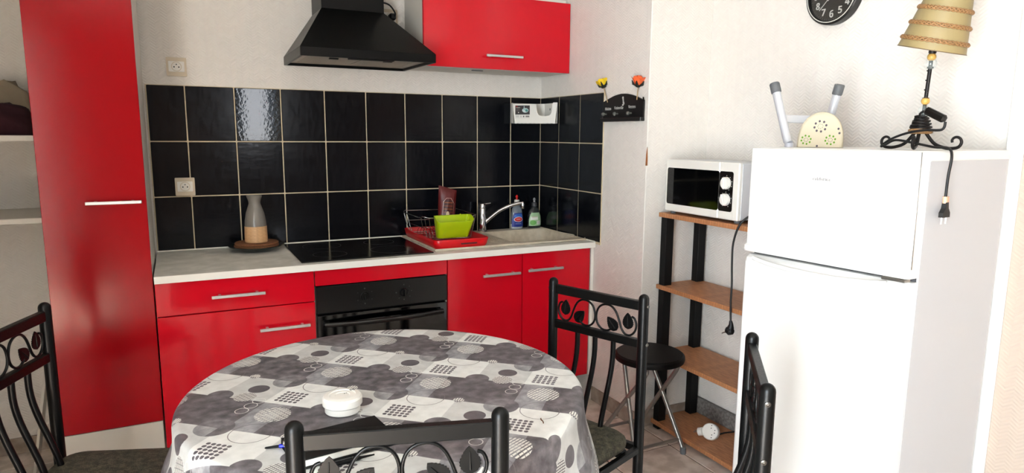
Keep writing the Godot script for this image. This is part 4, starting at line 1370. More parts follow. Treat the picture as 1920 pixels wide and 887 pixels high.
# ---------------------------------------------------------------- shelf, microwave
func build_shelf_corner() -> void:
	var o := thing("shelf_unit", "open shelf unit of four brown boards on black posts, below the microwave", "shelf unit")
	var tops := [1.049, 0.709, 0.380, 0.040]
	for k in 4:
		part("shelf_board", box(Vector3(1.930, tops[k] - 0.020, 0.998), Vector3(2.185, tops[k], 1.790), 0.0012), M.wood, o)
	for x in [1.938, 2.136]:
		for z in [1.008, 1.745]:
			for k in 4:
				var y1: float = tops[k] - 0.020
				var y0: float = tops[k + 1] if k < 3 else 0.0
				part("post", box(Vector3(x, y0, z), Vector3(x + 0.044, y1, z + 0.038), 0.001), M.black_matt, o)

	o = thing("microwave", "white microwave with dark door window and two knobs on the top shelf", "microwave")
	var X := 1.941
	var y0 := 1.062
	var y1 := 1.295
	var z0 := 1.024
	var z1 := 1.466
	var s := mb()
	bb(s, Vector3(X + 0.018, y0, z0 + 0.002), Vector3(2.180, y1 - 0.002, z1 - 0.002), 0.004)
	part("body", s, M.enamel_shaded, o)
	var split := z1 - 0.108
	var on_front := Basis(Vector3(0, 0, 1), Vector3.UP, Vector3(-1, 0, 0))
	var d := part("door", box(Vector3(X, y0, z0), Vector3(X + 0.019, y1, split - 0.001), 0.004), M.white_plastic, o)
	s = mb()
	prism(s, rrect(split - z0 - 0.012, 0.163, 0.010, 5, Vector2((z0 + 0.012 + split) * 0.5, 1.177)), 0.0012, Transform3D(on_front, Vector3(X, 0, 0)))
	var win := part("window", s, M.black_glass, d)
	win.set_meta("label", "black glass door window")
	var cp := part("control_panel", box(Vector3(X, y0, split + 0.001), Vector3(X + 0.019, y1, z1), 0.004), M.white_plastic, o)
	s = mb()
	prism(s, rrect(0.076, 0.163, 0.010, 5, Vector2(split + 0.040, 1.177)), 0.0012, Transform3D(on_front, Vector3(X, 0, 0)))
	part("dark_plate", s, M.black, cp)
	s = mb()
	prism(s, rrect(0.078, 0.028, 0.006, 5, Vector2(split + 0.046, 1.083)), 0.0008, Transform3D(on_front, Vector3(X, 0, 0)))
	part("door_button", s, M.white_plastic, cp)
	for k in 2:
		var yk := 1.211 - 0.067 * k
		var xf := Transform3D(Basis(Vector3.BACK, PI / 2), Vector3(X - 0.0012, yk, split + 0.042))
		s = mb()
		lathe(s, [Vector2(0, 0), Vector2(0.0255, 0), Vector2(0.0255, 0.006), Vector2(0.023, 0.012), Vector2(0, 0.013)], 28, xf)
		bx(s, Vector3(X - 0.018, yk, split + 0.042), Vector3(0.010, 0.046, 0.009), 0.002, Basis(Vector3.RIGHT, -0.1 - 0.25 * k))
		part("knob", s, M.white_plastic, o)
		s = mb()
		for a in 9:
			var t := deg_to_rad(-150.0 + 37.5 * a)
			bx(s, Vector3(X - 0.0014, yk + 0.0305 * cos(t), split + 0.042 + 0.0305 * sin(t)), Vector3(0.0006, 0.003, 0.003), 0.0001)
		part("dial_marks", s, M.letter, cp).set_meta("kind", "stuff")
	s = mb()
	for k in 14:   # air slits in the flank
		bb(s, Vector3(2.03 + 0.009 * k, 1.19, z1 - 0.0025), Vector3(2.034 + 0.009 * k, 1.25, z1 - 0.0012), 0.0003)
	part("air_slits", s, M.grey_plastic, o).set_meta("kind", "stuff")
	for q in [[1.97, 1.05], [1.97, 1.44], [2.15, 1.05], [2.15, 1.44]]:
		s = mb()
		lathe(s, [Vector2(0, 1.0495), Vector2(0.012, 1.0495), Vector2(0.014, 1.063), Vector2(0, 1.063)], 14, Transform3D(Basis(), Vector3(q[0], 0, q[1])))
		part("foot", s, M.grey_plastic, o)
	s = mb()
	var pts := smooth_path([Vector3(2.10, 1.10, 1.480), Vector3(2.04, 1.10, 1.515), Vector3(1.955, 1.095, 1.53), Vector3(1.916, 1.055, 1.508), Vector3(1.910, 0.98, 1.485), Vector3(1.912, 0.90, 1.482), Vector3(1.914, 0.81, 1.486), Vector3(1.912, 0.74, 1.488), Vector3(1.916, 0.688, 1.487), Vector3(1.914, 0.655, 1.492)], 5)
	tube(s, pts, 0.0042, 8)
	var cord := part("power_cord", s, M.rubber, o)
	s = mb()
	tube(s, [Vector3(1.914, 0.66, 1.492), Vector3(1.914, 0.645, 1.495), Vector3(1.915, 0.630, 1.492)], [0.006, 0.009, 0.014], 10)
	bx(s, Vector3(1.915, 0.617, 1.488), Vector3(0.034, 0.030, 0.034), 0.009, Basis(Vector3.RIGHT, 0.5))
	part("plug", s, M.rubber, cord)
	s = mb()
	for q in [0.009, -0.009]:
		tube(s, [Vector3(1.915 + q, 0.609, 1.474), Vector3(1.915 + q, 0.600, 1.457)], 0.0024, 8)
	part("plug_pin", s, M.steel, cord)

	# white adaptor on the lowest board
	o = thing("plug_adaptor", "round white plug adaptor with a cord lying on the lowest shelf", "adaptor", Vector3(2.030, 0.040, 1.300), 0.5)
	s = mb()
	lathe(s, [Vector2(0, -0.019), Vector2(0.033, -0.019), Vector2(0.037, -0.014), Vector2(0.037, 0.014), Vector2(0.033, 0.019), Vector2(0, 0.019)], 32, Transform3D(Basis(Vector3.BACK, 1.15), Vector3(0, 0.0375, 0)))
	part("body", s, M.white_plastic, o)
	s = mb()
	lathe(s, [Vector2(0, 0), Vector2(0.0185, 0), Vector2(0.0185, 0.020), Vector2(0, 0.020)], 24, Transform3D(Basis(Vector3.RIGHT, -PI / 2 - 0.3) , Vector3(-0.012, 0.035, -0.033)))
	part("collar", s, M.white_plastic, o)
	s = mb()
	for x in [-0.021, -0.003]:
		tube(s, [Vector3(x, 0.032, -0.05), Vector3(x, 0.026, -0.072)], 0.0024, 8)
	part("plug_pin", s, M.steel, o)
	s = mb()
	for a in [0.2, 1.4, 2.6]:
		for e in [-0.006, 0.006]:
			var v := Basis(Vector3.BACK, 1.15) * Vector3(0.022 * cos(a) + e, 0.0192, 0.022 * sin(a))
			bx(s, v + Vector3(0, 0.0375, 0), Vector3(0.004, 0.004, 0.004), 0.001, Basis(Vector3.BACK, 1.15))
	part("contact_holes", s, M.hole_shade, o).set_meta("kind", "stuff")
	s = mb()
	tube(s, smooth_path([Vector3(0.028, 0.022, 0.012), Vector3(0.060, 0.006, 0.018), Vector3(0.10, 0.004, 0.036), Vector3(0.14, 0.004, 0.075)], 5), 0.0035, 8)
	part("cord", s, M.rubber, o)


# ---------------------------------------------------------------- fridge
func build_fridge() -> void:
	var n := Vector3(-0.9961, 0, 0.088)
	var rr := Vector3(0.088, 0, 0.9961)
	var at := Vector3(1.6, 0, 1.839) + rr * 0.2625
	var o := thing("fridge", "white two-door fridge freezer with a flank greyed for shade beside the shelf unit", "fridge", at, atan2(n.x, n.z))
	o.set_meta("label", "white two-door fridge freezer standing beside the shelf unit")
	var W := 0.2625
	var s := mb()
	bb(s, Vector3(-W + 0.002, 0.035, -0.50), Vector3(W - 0.002, 1.342, -0.048), 0.003)
	part("body", s, M.enamel_shaded, o)
	s = mb()
	bb(s, Vector3(-W - 0.001, 1.338, -0.503), Vector3(W + 0.001, 1.365, -0.046), 0.004)
	part("top_cover", s, M.enamel, o)
	# upper door with a deeper lip along its foot
	s = mb()
	var prof := [[1.362, -0.002], [1.055, -0.002], [1.050, 0.009], [1.038, 0.012], [1.031, 0.008], [1.030, -0.042], [1.362, -0.042]]
	door_slab(s, prof, W)
	var up := part("freezer_door", s, M.enamel, o)
	var word := part("badge", text("california", 0.0112, 0.0004, "Droid Serif", true, 700), M.dark_letter, up)
	word.position = Vector3(-0.010, 1.2775, -0.0022)
	s = mb()
	prof = [[1.008, -0.006], [0.995, 0.000], [0.105, 0.000], [0.100, -0.042], [1.018, -0.042], [1.018, -0.020]]
	door_slab(s, prof, W)
	var lower := part("fridge_door", s, M.enamel, o)
	s = mb()   # bowed grip along the top of the lower door
	var pts := []
	for i in 25:
		var q := i / 24.0
		var bow := 1.0 - pow(2.0 * q - 1.0, 2.0)
		pts.append(Vector3(lerpf(-0.225, 0.205, q), 1.0100 - 0.014 * bow, 0.002 + 0.012 * minf(1.0, bow * 2.0)))
	tube(s, pts, 0.0070, 10)
	part("grip", s, M.enamel, lower)
	s = mb()
	bb(s, Vector3(W - 0.075, 1.0182, -0.030), Vector3(W - 0.012, 1.0265, -0.002), 0.001)
	part("hinge", s, M.steel, o)
	s = mb()
	bb(s, Vector3(-W + 0.006, 0.11, -0.049), Vector3(W - 0.006, 1.355, -0.041), 0.001)
	part("door_seal", s, mat(Color(0.30, 0.30, 0.31), 0.8), o)  # seal in dark grey, the shade of the door gap put into its colour
	part("plinth", box(Vector3(-W + 0.01, 0.02, -0.07), Vector3(W - 0.01, 0.098, -0.05), 0.002), M.enamel_shaded, o)
	for x in [-0.21, 0.21]:
		for z in [-0.45, -0.09]:
			s = mb()
			lathe(s, [Vector2(0, 0), Vector2(0.016, 0), Vector2(0.016, 0.012), Vector2(0.009, 0.016), Vector2(0.009, 0.036), Vector2(0, 0.036)], 14, Transform3D(Basis(), Vector3(x, 0, z)))
			part("foot", s, M.grey_plastic, o)

func door_slab(s: SurfaceTool, prof: Array, W: float) -> void:
	# a moulded door: a profile (y, z) run along x, with rounded upright edges
	var r := 0.012
	for side in [-1.0, 1.0]:
		pass
	var xs := [[-W, 0.9], [-W + 0.002, 0.35], [-W + 0.006, 0.1], [-W + r, 0.0], [W - r, 0.0], [W - 0.006, 0.1], [W - 0.002, 0.35], [W, 0.9]]
	var rings := []
	for x in xs:
		var ring := []
		for p in prof:
			var z: float = p[1]
			if z > -0.03:
				z -= x[1] * r
			ring.append(Vector3(x[0], p[0], z))
		rings.append(ring)
	var m := prof.size()
	for i in rings.size() - 1:
		for k in m:
			var k2 := (k + 1) % m
			s.set_smooth_group(2 + k)
			var a: Vector3 = rings[i][k]
			var b: Vector3 = rings[i][k2]
			var c: Vector3 = rings[i + 1][k2]
			var d: Vector3 = rings[i + 1][k]
			var mid := Vector3((a.x + c.x) * 0.5, 0, 0)
			for q in prof:
				mid += Vector3(0, q[0], q[1]) / m
			poly(s, [a, b, c, d], (a + b + c + d) * 0.25 - mid)
	s.set_smooth_group(-1)
	for e in [[0, -1.0], [rings.size() - 1, 1.0]]:
		var pl := PackedVector2Array()
		for q in rings[e[0]]:
			pl.append(Vector2(q.y, q.z))
		var ids := Geometry2D.triangulate_polygon(pl)
		for i in range(0, ids.size(), 3):
			poly(s, [rings[e[0]][ids[i]], rings[e[0]][ids[i + 1]], rings[e[0]][ids[i + 2]]], Vector3(e[1], 0, 0))


# ---------------------------------------------------------------- on top of the fridge
func build_on_fridge() -> void:
	var Y := 1.3653
	# small folded ironing board, nose up
	var o := thing("ironing_board", "small folded ironing board with flowered cream cover and grey-tipped legs on the fridge", "ironing board")
	var P := Vector3(1.812, Y, 1.838)
	var Q := Vector3(1.862, Y, 1.972)
	var u := (Q - P).normalized()
	var L := (Q - P).length()
	var back := Vector3(u.z, 0, -u.x)      # away from the camera
	var up := (Vector3.UP + back * 0.10).normalized()
	var fr := u.cross(up).normalized()
	var H := 0.116
	var out := PackedVector2Array()
	for i in 25:
		var t := PI * i / 24.0
		out.append(Vector2(L * 0.5 + L * 0.5 * cos(t), H * pow(sin(t), 0.72)))
	var s := mb()
	var rings := []
	for q in [[0.90, 0.0], [0.97, 0.002], [1.0, 0.006], [1.0, 0.014], [0.96, 0.018]]:
		var ring := []
		for p in out:
			ring.append(P + u * (L * 0.5 + (p.x - L * 0.5) * q[0]) + up * p.y * q[0] + fr * (0.009 - q[1]))
		rings.append(ring)
	loft(s, rings)
	part("padded_board", s, tri_map(mat(Color(0.80, 0.76, 0.66), 0.9), Vector3(1, 1, 1)), o)
	var grey := mat(Color(0.34, 0.31, 0.34), 0.9)
	var green := mat(Color(0.36, 0.56, 0.12), 0.9)
	# flowers printed on the cover: thin flat dots
	for f in [[0.50, 0.068, true], [0.215, 0.024, false], [0.745, 0.024, false]]:
		s = mb()
		var small := mb()
		for k in 8:
			var a := TAU * k / 8.0 + 0.2
			var R := 0.0185 if f[2] else 0.0150
			var c := Vector2(f[0] * L + R * cos(a), f[1] + R * 0.92 * sin(a))
			flat_dot(s, P, u, up, fr, c, 0.0036 if f[2] else 0.0030, 0.00925)
			flat_dot(small, P, u, up, fr, Vector2(f[0] * L, f[1]) + (c - Vector2(f[0] * L, f[1])) * 0.44, 0.0011, 0.00925)
		part("flower_print", s, grey if f[2] else green, o).set_meta("kind", "stuff")
		part("flower_print", small, mat(Color(0.25, 0.23, 0.22), 0.9), o).set_meta("kind", "stuff")
	s = mb()
	for c in [Vector2(0.925 * L, 0.046), Vector2(0.895 * L, 0.060), Vector2(0.47 * L, 0.004)]:
		flat_dot(s, P, u, up, fr, c, 0.0034, 0.00925)
	part("flower_print", s, grey, o).set_meta("kind", "stuff")
	# legs and the bar between them
	var la := Vector3(1.760, Y, 1.850)
	var lb := Vector3(1.760, 1.552, 1.7815)
	var ra := Vector3(1.950, Y, 1.822)
	var rb := Vector3(1.950, 1.548, 1.871)
	for q in [[la, lb], [ra, rb]]:
		s = mb()
		var d: Vector3 = (q[1] - q[0]).normalized()
		tube(s, [q[0] + Vector3(0, 0.012, 0), q[0] + d * 0.02, q[1]], 0.0135, 16)
		part("leg", s, mat(Color(0.80, 0.81, 0.83), 0.35, 0.3), o)
		s = mb()
		tube(s, [q[1] - d * 0.008, q[1] - d * 0.006, q[1] + d * 0.024, q[1] + d * 0.027], [0.0150, 0.0163, 0.0163, 0.0140], 18)
		part("rubber_cap", s, M.grey_plastic, o).set_meta("label", "grey rubber foot cap")
		s = mb()
		tube(s, [q[0] + Vector3(0, 0.0003, 0), q[0] + Vector3(0, 0.014, 0)], 0.0138, 16)
		part("lower_cap", s, mat(Color(0.74, 0.74, 0.77), 0.4), o)
	s = mb()
	var ca := la.lerp(lb, 0.50)
	var cb := ra.lerp(rb, 0.50)
	var m := (ca + cb) * 0.5
	var cd := (cb - ca).normalized()
	bx(s, m, Vector3((cb - ca).length(), 0.026, 0.010), 0.003, Basis(cd, Vector3.UP, cd.cross(Vector3.UP)))
	part("cross_bar", s, mat(Color(0.80, 0.81, 0.83), 0.35, 0.3), o)

	# table lamp
	o = thing("table_lamp", "wrought iron table lamp with a tilted parchment shade, standing on the fridge", "lamp")
	var B := Vector3(1.900, Y, 2.195)
	s = mb()
	for q in [[-1.62, 0.098], [1.50, 0.098], [2.75, 0.085]]:   # angle in plan, reach
		var a: float = q[0]
		var d := Vector3(cos(a), 0, sin(a))
		var R: float = q[1]
		var p := [B + Vector3(0, 0.062, 0) + d * 0.008, B + Vector3(0, 0.040, 0) + d * 0.022, B + Vector3(0, 0.016, 0) + d * R * 0.45, B + Vector3(0, 0.0055, 0) + d * R * 0.75]
		for i in 8:   # the curl
			var t := -PI / 2 + i * 0.72
			var cr := 0.0185 - 0.0014 * i
			p.append(B + d * (R + cr * cos(t)) + Vector3(0, 0.024 + cr * sin(t), 0))
		var pp := smooth_path(p, 4)
		var rad := []
		for i in pp.size():
			rad.append(lerpf(0.0052, 0.0034, float(i) / pp.size()))
		s = mb()
		tube(s, pp, rad, 8)
		part("scroll_leg", s, M.rust, o)
	s = mb()   # wrapped foot of the stem
	lathe(s, [Vector2(0, 0.045), Vector2(0.027, 0.045), Vector2(0.030, 0.048), Vector2(0.028, 0.060), Vector2(0, 0.062)], 20, Transform3D(Basis(), B))
	for k in 2:
		var ring := []
		for i in 40:
			var t := TAU * i / 40.0
			ring.append(B + Vector3(0.0292 * cos(t), 0.0525 + 0.004 * sin(8.0 * t + k * PI), 0.0292 * sin(t)))
		tube(s, ring, 0.0028, 6, false, true)
	part("raffia_band", s, M.raffia, o)
	s = mb()
	var coil := []
	for i in 110:
		var q := i / 109.0
		var t := TAU * 8.0 * q
		var R := lerpf(0.027, 0.015, q) + 0.0015 * sin(i * 1.7)
		coil.append(B + Vector3(R * cos(t), 0.062 + 0.034 * q + 0.003 * sin(t * 1.5), R * sin(t)))
	tube(s, coil, 0.0030, 6)
	lathe(s, [Vector2(0, 0.058), Vector2(0.025, 0.060), Vector2(0.014, 0.097), Vector2(0, 0.099)], 18, Transform3D(Basis(), B))
	part("wire_wrap", s, M.rust, o)
	var top := B + Vector3(0.0, 0.282, 0.012)
	var ax := (top - B).normalized()
	var tilt := Basis(Vector3.RIGHT, asin(ax.z))
	s = mb()
	tube(s, [B + ax * 0.09, B + ax * 0.275], 0.0052, 12)
	for k in 9:
		ball(s, B + ax * (0.153 + 0.009 * k) + tilt * Vector3(0.0058 * cos(k * 2.1), 0, 0.0058 * sin(k * 2.1)), 0.0022, 8)
	for y in [0.147, 0.234, 0.274]:
		lathe(s, [Vector2(0, -0.002), Vector2(0.0085, -0.002), Vector2(0.0085, 0.002), Vector2(0, 0.002)], 14, Transform3D(tilt, B + ax * y))
	part("stem", s, M.rust, o)
	for q in [[0.1395, 0.0115], [0.2635, 0.0118]]:
		s = mb()
		ball(s, B + ax * q[0], q[1], 18)
		part("wooden_bead", s, mat(Color(0.78, 0.62, 0.32), 0.4), o)
	for q in [[0.112, 0.0165], [0.244, 0.0165]]:
		s = mb()
		ball(s, B + ax * q[0], q[1], 20)
		part("glass_bead", s, M.glass, o)
	# shade: cone of parchment between two wire rings, four plaited bands
	var sb := Vector3(1.900, 1.648, 2.203)
	var sdir := Vector3(0.0, 0.965, 0.0).normalized()
	var st := Basis(Vector3.RIGHT, 0.245) * Basis(Vector3.BACK, -0.02)
	sdir = st * Vector3.UP
	var r0 := 0.0875
	var r1 := 0.034
	var Hs := 0.265
	s = mb()
	lathe(s, [Vector2(r0, 0), Vector2(r1, Hs)], 48, Transform3D(st, sb))
	var shade_m := mat(Color(0.58, 0.52, 0.36), 0.45)
	shade_m.backlight_enabled = true
	shade_m.backlight = Color(0.30, 0.26, 0.17)
	var shade := part("shade", s, shade_m, o)
	for q in [[0.0, r0, 0.0014], [1.0, r1, 0.0014]]:
		s = mb()
		var ring := []
		for i in 48:
			var t := TAU * i / 48.0
			ring.append(sb + st * Vector3(q[1] * cos(t), Hs * q[0], q[1] * sin(t)))
		tube(s, ring, q[2], 6, false, true)
		part("wire_ring", s, mat(Color(0.42, 0.34, 0.24), 0.5), shade)
	for k in 6:
		var yb := 0.026 + 0.0425 * k
		if yb > Hs - 0.01:
			break
		s = mb()
		for strand in 3:
			var ring := []
			var N := 108
			for i in N:
				var t := TAU * i / N
				var ph := 13.0 * t + TAU * strand / 3.0
				var yy := yb + 0.0046 * sin(ph)
				var R := lerpf(r0, r1, yy / Hs) + 0.0026 + 0.0018 * cos(2.0 * ph)
				ring.append(sb + st * Vector3(R * cos(t), yy, R * sin(t)))
			tube(s, ring, 0.0023, 6, false, true)
		part("plaited_band", s, M.raffia, shade)
	s = mb()
	tube(s, [top - ax * 0.008, sb + sdir * 0.060], [0.010, 0.012], 14)
	part("lamp_holder", s, M.rust, o)
	s = mb()
	lathe(s, [Vector2(0, 0), Vector2(0.011, 0), Vector2(0.012, 0.016), Vector2(0.024, 0.045), Vector2(0.026, 0.062), Vector2(0.020, 0.080), Vector2(0.009, 0.090), Vector2(0, 0.092)], 20, Transform3D(st, sb + sdir * 0.060))
	part("bulb", s, mat(Color(0.93, 0.92, 0.90), 0.3), o)
	s = mb()   # spokes that carry the shade
	for k in 3:
		var t := TAU * k / 3.0 + 0.4
		tube(s, [sb + sdir * 0.058, sb + st * Vector3(r0 * cos(t), 0.001, r0 * sin(t))], 0.0012, 6)
	part("shade_carrier", s, mat(Color(0.42, 0.34, 0.24), 0.5), shade)
	# cord with its switch and plug, over the edge of the fridge
	s = mb()
	var sw := Vector3(1.872, 1.464, 2.250)
	tube(s, smooth_path([sw + Vector3(0.0, -0.020, 0.030), sw + Vector3(0, -0.042, 0.022), Vector3(1.868, 1.421, 2.225), Vector3(1.866, 1.412, 2.175), Vector3(1.868, 1.393, 2.125), Vector3(1.870, 1.373, 2.098), Vector3(1.862, 1.380, 2.120), Vector3(1.852, 1.392, 2.155), Vector3(1.838, 1.384, 2.220), Vector3(1.815, 1.374, 2.290), Vector3(1.785, 1.3725, 2.345), Vector3(1.768, 1.352, 2.366), Vector3(1.760, 1.300, 2.367), Vector3(1.758, 1.245, 2.367)], 6), 0.0036, 8)
	tube(s, smooth_path([sw + Vector3(0, 0.012, -0.030), Vector3(1.874, 1.468, 2.205), B + Vector3(-0.014, 0.085, 0.006)], 5), 0.0032, 8)
	var cord := part("cord", s, M.rubber, o)
	s = mb()
	bx(s, sw, Vector3(0.020, 0.022, 0.066), 0.006, Basis(Vector3.RIGHT, 0.46))
	part("switch", s, M.black, cord)
	s = mb()
	lathe(s, [Vector2(0, 0), Vector2(0.0065, 0), Vector2(0.0065, 0.018), Vector2(0, 0.018)], 12, Transform3D(Basis(), Vector3(1.758, 1.228, 2.367)))
	bx(s, Vector3(1.767, 1.238, 2.367), Vector3(0.006, 0.016, 0.008), 0.001)
	part("copper_tie", s, mat(Color(0.86, 0.66, 0.54), 0.4), cord)
	s = mb()
	var pl := PackedVector2Array([Vector2(-0.005, 0.024), Vector2(0.005, 0.024), Vector2(0.008, 0.008), Vector2(0.018, -0.004), Vector2(0.018, -0.016), Vector2(-0.018, -0.016), Vector2(-0.018, -0.004), Vector2(-0.008, 0.008)])
	prism(s, pl, 0.012, Transform3D(Basis(Vector3.UP, 0.1), Vector3(1.758, 1.207, 2.362)))
	part("plug", s, M.rubber, cord)
	s = mb()
	for x in [-0.0095, 0.0095]:
		tube(s, [Vector3(1.758 + x, 1.192, 2.368), Vector3(1.758 + x, 1.173, 2.368)], 0.0021, 8)
	part("plug_pin", s, M.white_plastic, cord)

func flat_dot(s: SurfaceTool, P: Vector3, u: Vector3, up: Vector3, fr: Vector3, c: Vector2, r: float, h: float) -> void:
	s.set_smooth_group(-1)
	var p := []
	for k in 10:
		var a := TAU * k / 10.0
		p.append(P + u * (c.x + r * cos(a)) + up * (c.y + r * 1.1 * sin(a)) + fr * (h + 0.0002))
	poly(s, p, fr)


# ---------------------------------------------------------------- table
const TC := Vector3(0.405, 0.755, 1.800)

func build_table() -> void:
	var o := thing("dining_table", "round dining table, its top hidden by the patterned oilcloth", "table", Vector3(TC.x, 0, TC.z))
	var s := mb()
	lathe(s, [Vector2(0, 0.727), Vector2(0.478, 0.727), Vector2(0.485, 0.733), Vector2(0.485, 0.747), Vector2(0.479, 0.7525), Vector2(0, 0.7525)], 64)
	part("tabletop", s, M.pale_wood, o)
	for a in [62.0, 152.0, 242.0, 332.0]:
		s = mb()
		var d := Vector3(cos(deg_to_rad(a)), 0, sin(deg_to_rad(a)))
		var reach := 0.36 if a < 90.0 else (0.30 if a > 300.0 else 0.33)
		tube(s, [d * reach, d * reach + Vector3(0, 0.01, 0), d * reach + Vector3(0, 0.727, 0)], 0.019, 14)
		part("leg", s, M.iron, o)

	# oilcloth: flat on the top, rounded over the edge, hanging in folds
	s = mb()
	s.set_smooth_group(1)
	var NA := 240
	var e1 := Vector2(0.745, 0.667).normalized()
	var e2 := Vector2(-0.667, 0.745).normalized()
	var org := Vector2(0.572, 1.756)
	var f := FastNoiseLite.new()
	f.seed = 5
	f.frequency = 3.2
	f.fractal_octaves = 3
	var rows := []
	var R := 0.4885
	for i in NA + 1:
		var ph := TAU * (i % NA) / NA
		var dir := Vector2(cos(ph), sin(ph))
		var fold := 0.5 + 0.5 * sin(9.0 * ph + 0.6 + 0.8 * sin(2.0 * ph))
		var fold2 := sin(17.0 * ph + 1.1)
		var hem := 0.225 + 0.045 * cos(4.0 * (ph - 0.42)) + 0.012 * sin(3.0 * ph + 1.0)
		# the bars of the nearest chair press the skirt inwards
		var press := smoothstep(1.30, 1.55, ph) * (1.0 - smoothstep(2.15, 2.40, ph))
		var row := []
		for k in 33:
			var rho: float
			var p: Vector3
			if k <= 18:
				rho = R * pow(k / 18.0, 0.8)
				var rip := f.get_noise_2d(dir.x * rho, dir.y * rho)
				var amp := 0.0020 * smoothstep(0.15, 0.48, rho) + 0.0006
				p = Vector3(dir.x * rho, 0.0008 + maxf(0.0, rip) * amp * (1.0 - smoothstep(0.47, 0.4885, rho)), dir.y * rho)
			elif k <= 22:
				var b := (k - 18) / 4.0 * PI / 2
				rho = R + 0.016 * b
				p = Vector3(dir.x * (R + 0.016 * sin(b)), 0.0008 - 0.016 * (1.0 - cos(b)), dir.y * (R + 0.016 * sin(b)))
			else:
				var q := (k - 22) / 10.0
				var d := hem * q
				rho = R + 0.016 * PI / 2 + d
				var grow := smoothstep(0.0, 0.9, q)
				var rr := R + 0.016 + grow * (0.006 + 0.036 * fold + 0.006 * fold2 + 0.040 * pow(maxf(0.0, cos(4.0 * (ph - 0.40))), 2.0))
				rr -= press * (grow * (0.030 * fold + 0.036) + 0.012 * q)
				p = Vector3(dir.x * rr, 0.0008 - 0.016 - d, dir.y * rr)
			var flat := Vector2(TC.x, TC.z) + dir * rho - org
			row.append([TC + p, Vector2(flat.dot(e1), flat.dot(e2)) / 0.288, rho])
		rows.append(row)
	for i in NA:
		for k in 32:
			var A: Array = rows[i][k]
			var B: Array = rows[i][k + 1]
			var C: Array = rows[i + 1][k + 1]
			var D: Array = rows[i + 1][k]
			for t in ([[A, B, C], [A, C, D]] if k > 0 else [[A, B, C]]):
				# wound so that the upper and outer side is the front
				for v in [t[0], t[1], t[2]]:
					s.set_uv(v[1])
					s.add_vertex(v[0])
	whole("tablecloth", "grey and white oilcloth printed with circles, draped over the round table", "tablecloth", s, M.cloth)

	# smoke alarm
	var Y := 0.7575
	o = thing("smoke_alarm", "round white plastic smoke alarm lying on the tablecloth", "smoke alarm", Vector3(0.260, Y, 1.916), 0.3)
	s = mb()
	lathe(s, [Vector2(0, 0), Vector2(0.0385, 0), Vector2(0.0405, 0.002), Vector2(0.0405, 0.0165), Vector2(0, 0.0165)], 48)
	part("base", s, M.white_plastic, o)
	s = mb()
	lathe(s, [Vector2(0, 0.0165), Vector2(0.043, 0.0165), Vector2(0.0455, 0.019), Vector2(0.0455, 0.034), Vector2(0.042, 0.0385), Vector2(0.031, 0.0405), Vector2(0.029, 0.0385), Vector2(0.018, 0.0395), Vector2(0.016, 0.0380), Vector2(0, 0.0385)], 48)
	var cover := part("cover", s, M.white_plastic, o)
	s = mb()
	for k in 3:
		bx(s, Vector3(0.0275 + 0.0042 * k, 0.0402, -0.010), Vector3(0.0013, 0.0012, 0.008), 0.0002, Basis(Vector3.UP, 0.15 * k))
	for k in 2:
		bx(s, Vector3(0.008 + 0.005 * k, 0.0388, -0.004), Vector3(0.002, 0.001, 0.003), 0.0002)
	part("sound_slots", s, M.grey_plastic, cover)

	# thick black-covered book with white page edges
	o = thing("book", "black covered book with white page edges, on the table behind the nearest chair", "book", Vector3(0.214, Y, 2.092), 0.13)
	var bw := 0.205
	var bd := 0.118
	s = mb()
	bb(s, Vector3(-bw / 2, 0, -bd / 2), Vector3(bw / 2, 0.003, bd / 2), 0.001)
	bb(s, Vector3(-bw / 2, 0.018, -bd / 2), Vector3(bw / 2, 0.021, bd / 2), 0.001)
	bb(s, Vector3(-bw / 2, 0.003, -bd / 2), Vector3(bw / 2, 0.018, -bd / 2 + 0.004), 0.001)
	part("cover", s, M.black_matt, o)
	s = mb()
	bb(s, Vector3(-bw / 2 + 0.003, 0.003, -bd / 2 + 0.004), Vector3(bw / 2 - 0.003, 0.018, bd / 2 - 0.002), 0.003)
	part("pages", s, M.edge, o)
	# pens
	o = thing("pen", "blue capped ballpoint pen with a black tip beside the black book", "pen", Vector3(0.112, Y + 0.0045, 2.050), -0.22)
	s = mb()
	tube(s, [Vector3(-0.040, -0.0012, 0), Vector3(-0.038, -0.001, 0), Vector3(-0.012, 0, 0)], [0.0008, 0.0022, 0.0030], 10)
	part("tip", s, M.black_matt, o)
	s = mb()
	tube(s, [Vector3(-0.012, 0, 0), Vector3(-0.010, 0, 0), Vector3(0.008, 0, 0)], [0.0034, 0.0042, 0.0042], 12)
	part("blue_barrel", s, mat(Color(0.05, 0.12, 0.75), 0.3), o)
	s = mb()
	tube(s, [Vector3(-0.030, 0, 0), Vector3(-0.028, 0, 0), Vector3(0.020, 0, 0), Vector3(0.026, 0, 0), Vector3(0.052, 0, 0.002)], [0.0025, 0.0045, 0.0045, 0.0028, 0.0015], 10)
	whole("marker_pen", "short black pen lying along the page edge of the black book", "pen", s, M.black_matt, Vector3(0.215, Y + 0.0047, 2.172), 0.10)
	# crumb of dried food
	s = mb()
	tube(s, smooth_path([Vector3(-0.012, 0.002, -0.004), Vector3(-0.004, 0.003, 0.001), Vector3(0.003, 0.0025, 0.001), Vector3(0.012, 0.002, 0.005)], 4), 0.0013, 6)
	whole("dry_twig", "small dry brown twig on the oilcloth near the table edge", "twig", s, mat(Color(0.36, 0.22, 0.13), 0.9), Vector3(0.652, Y, 2.173), -1.5)


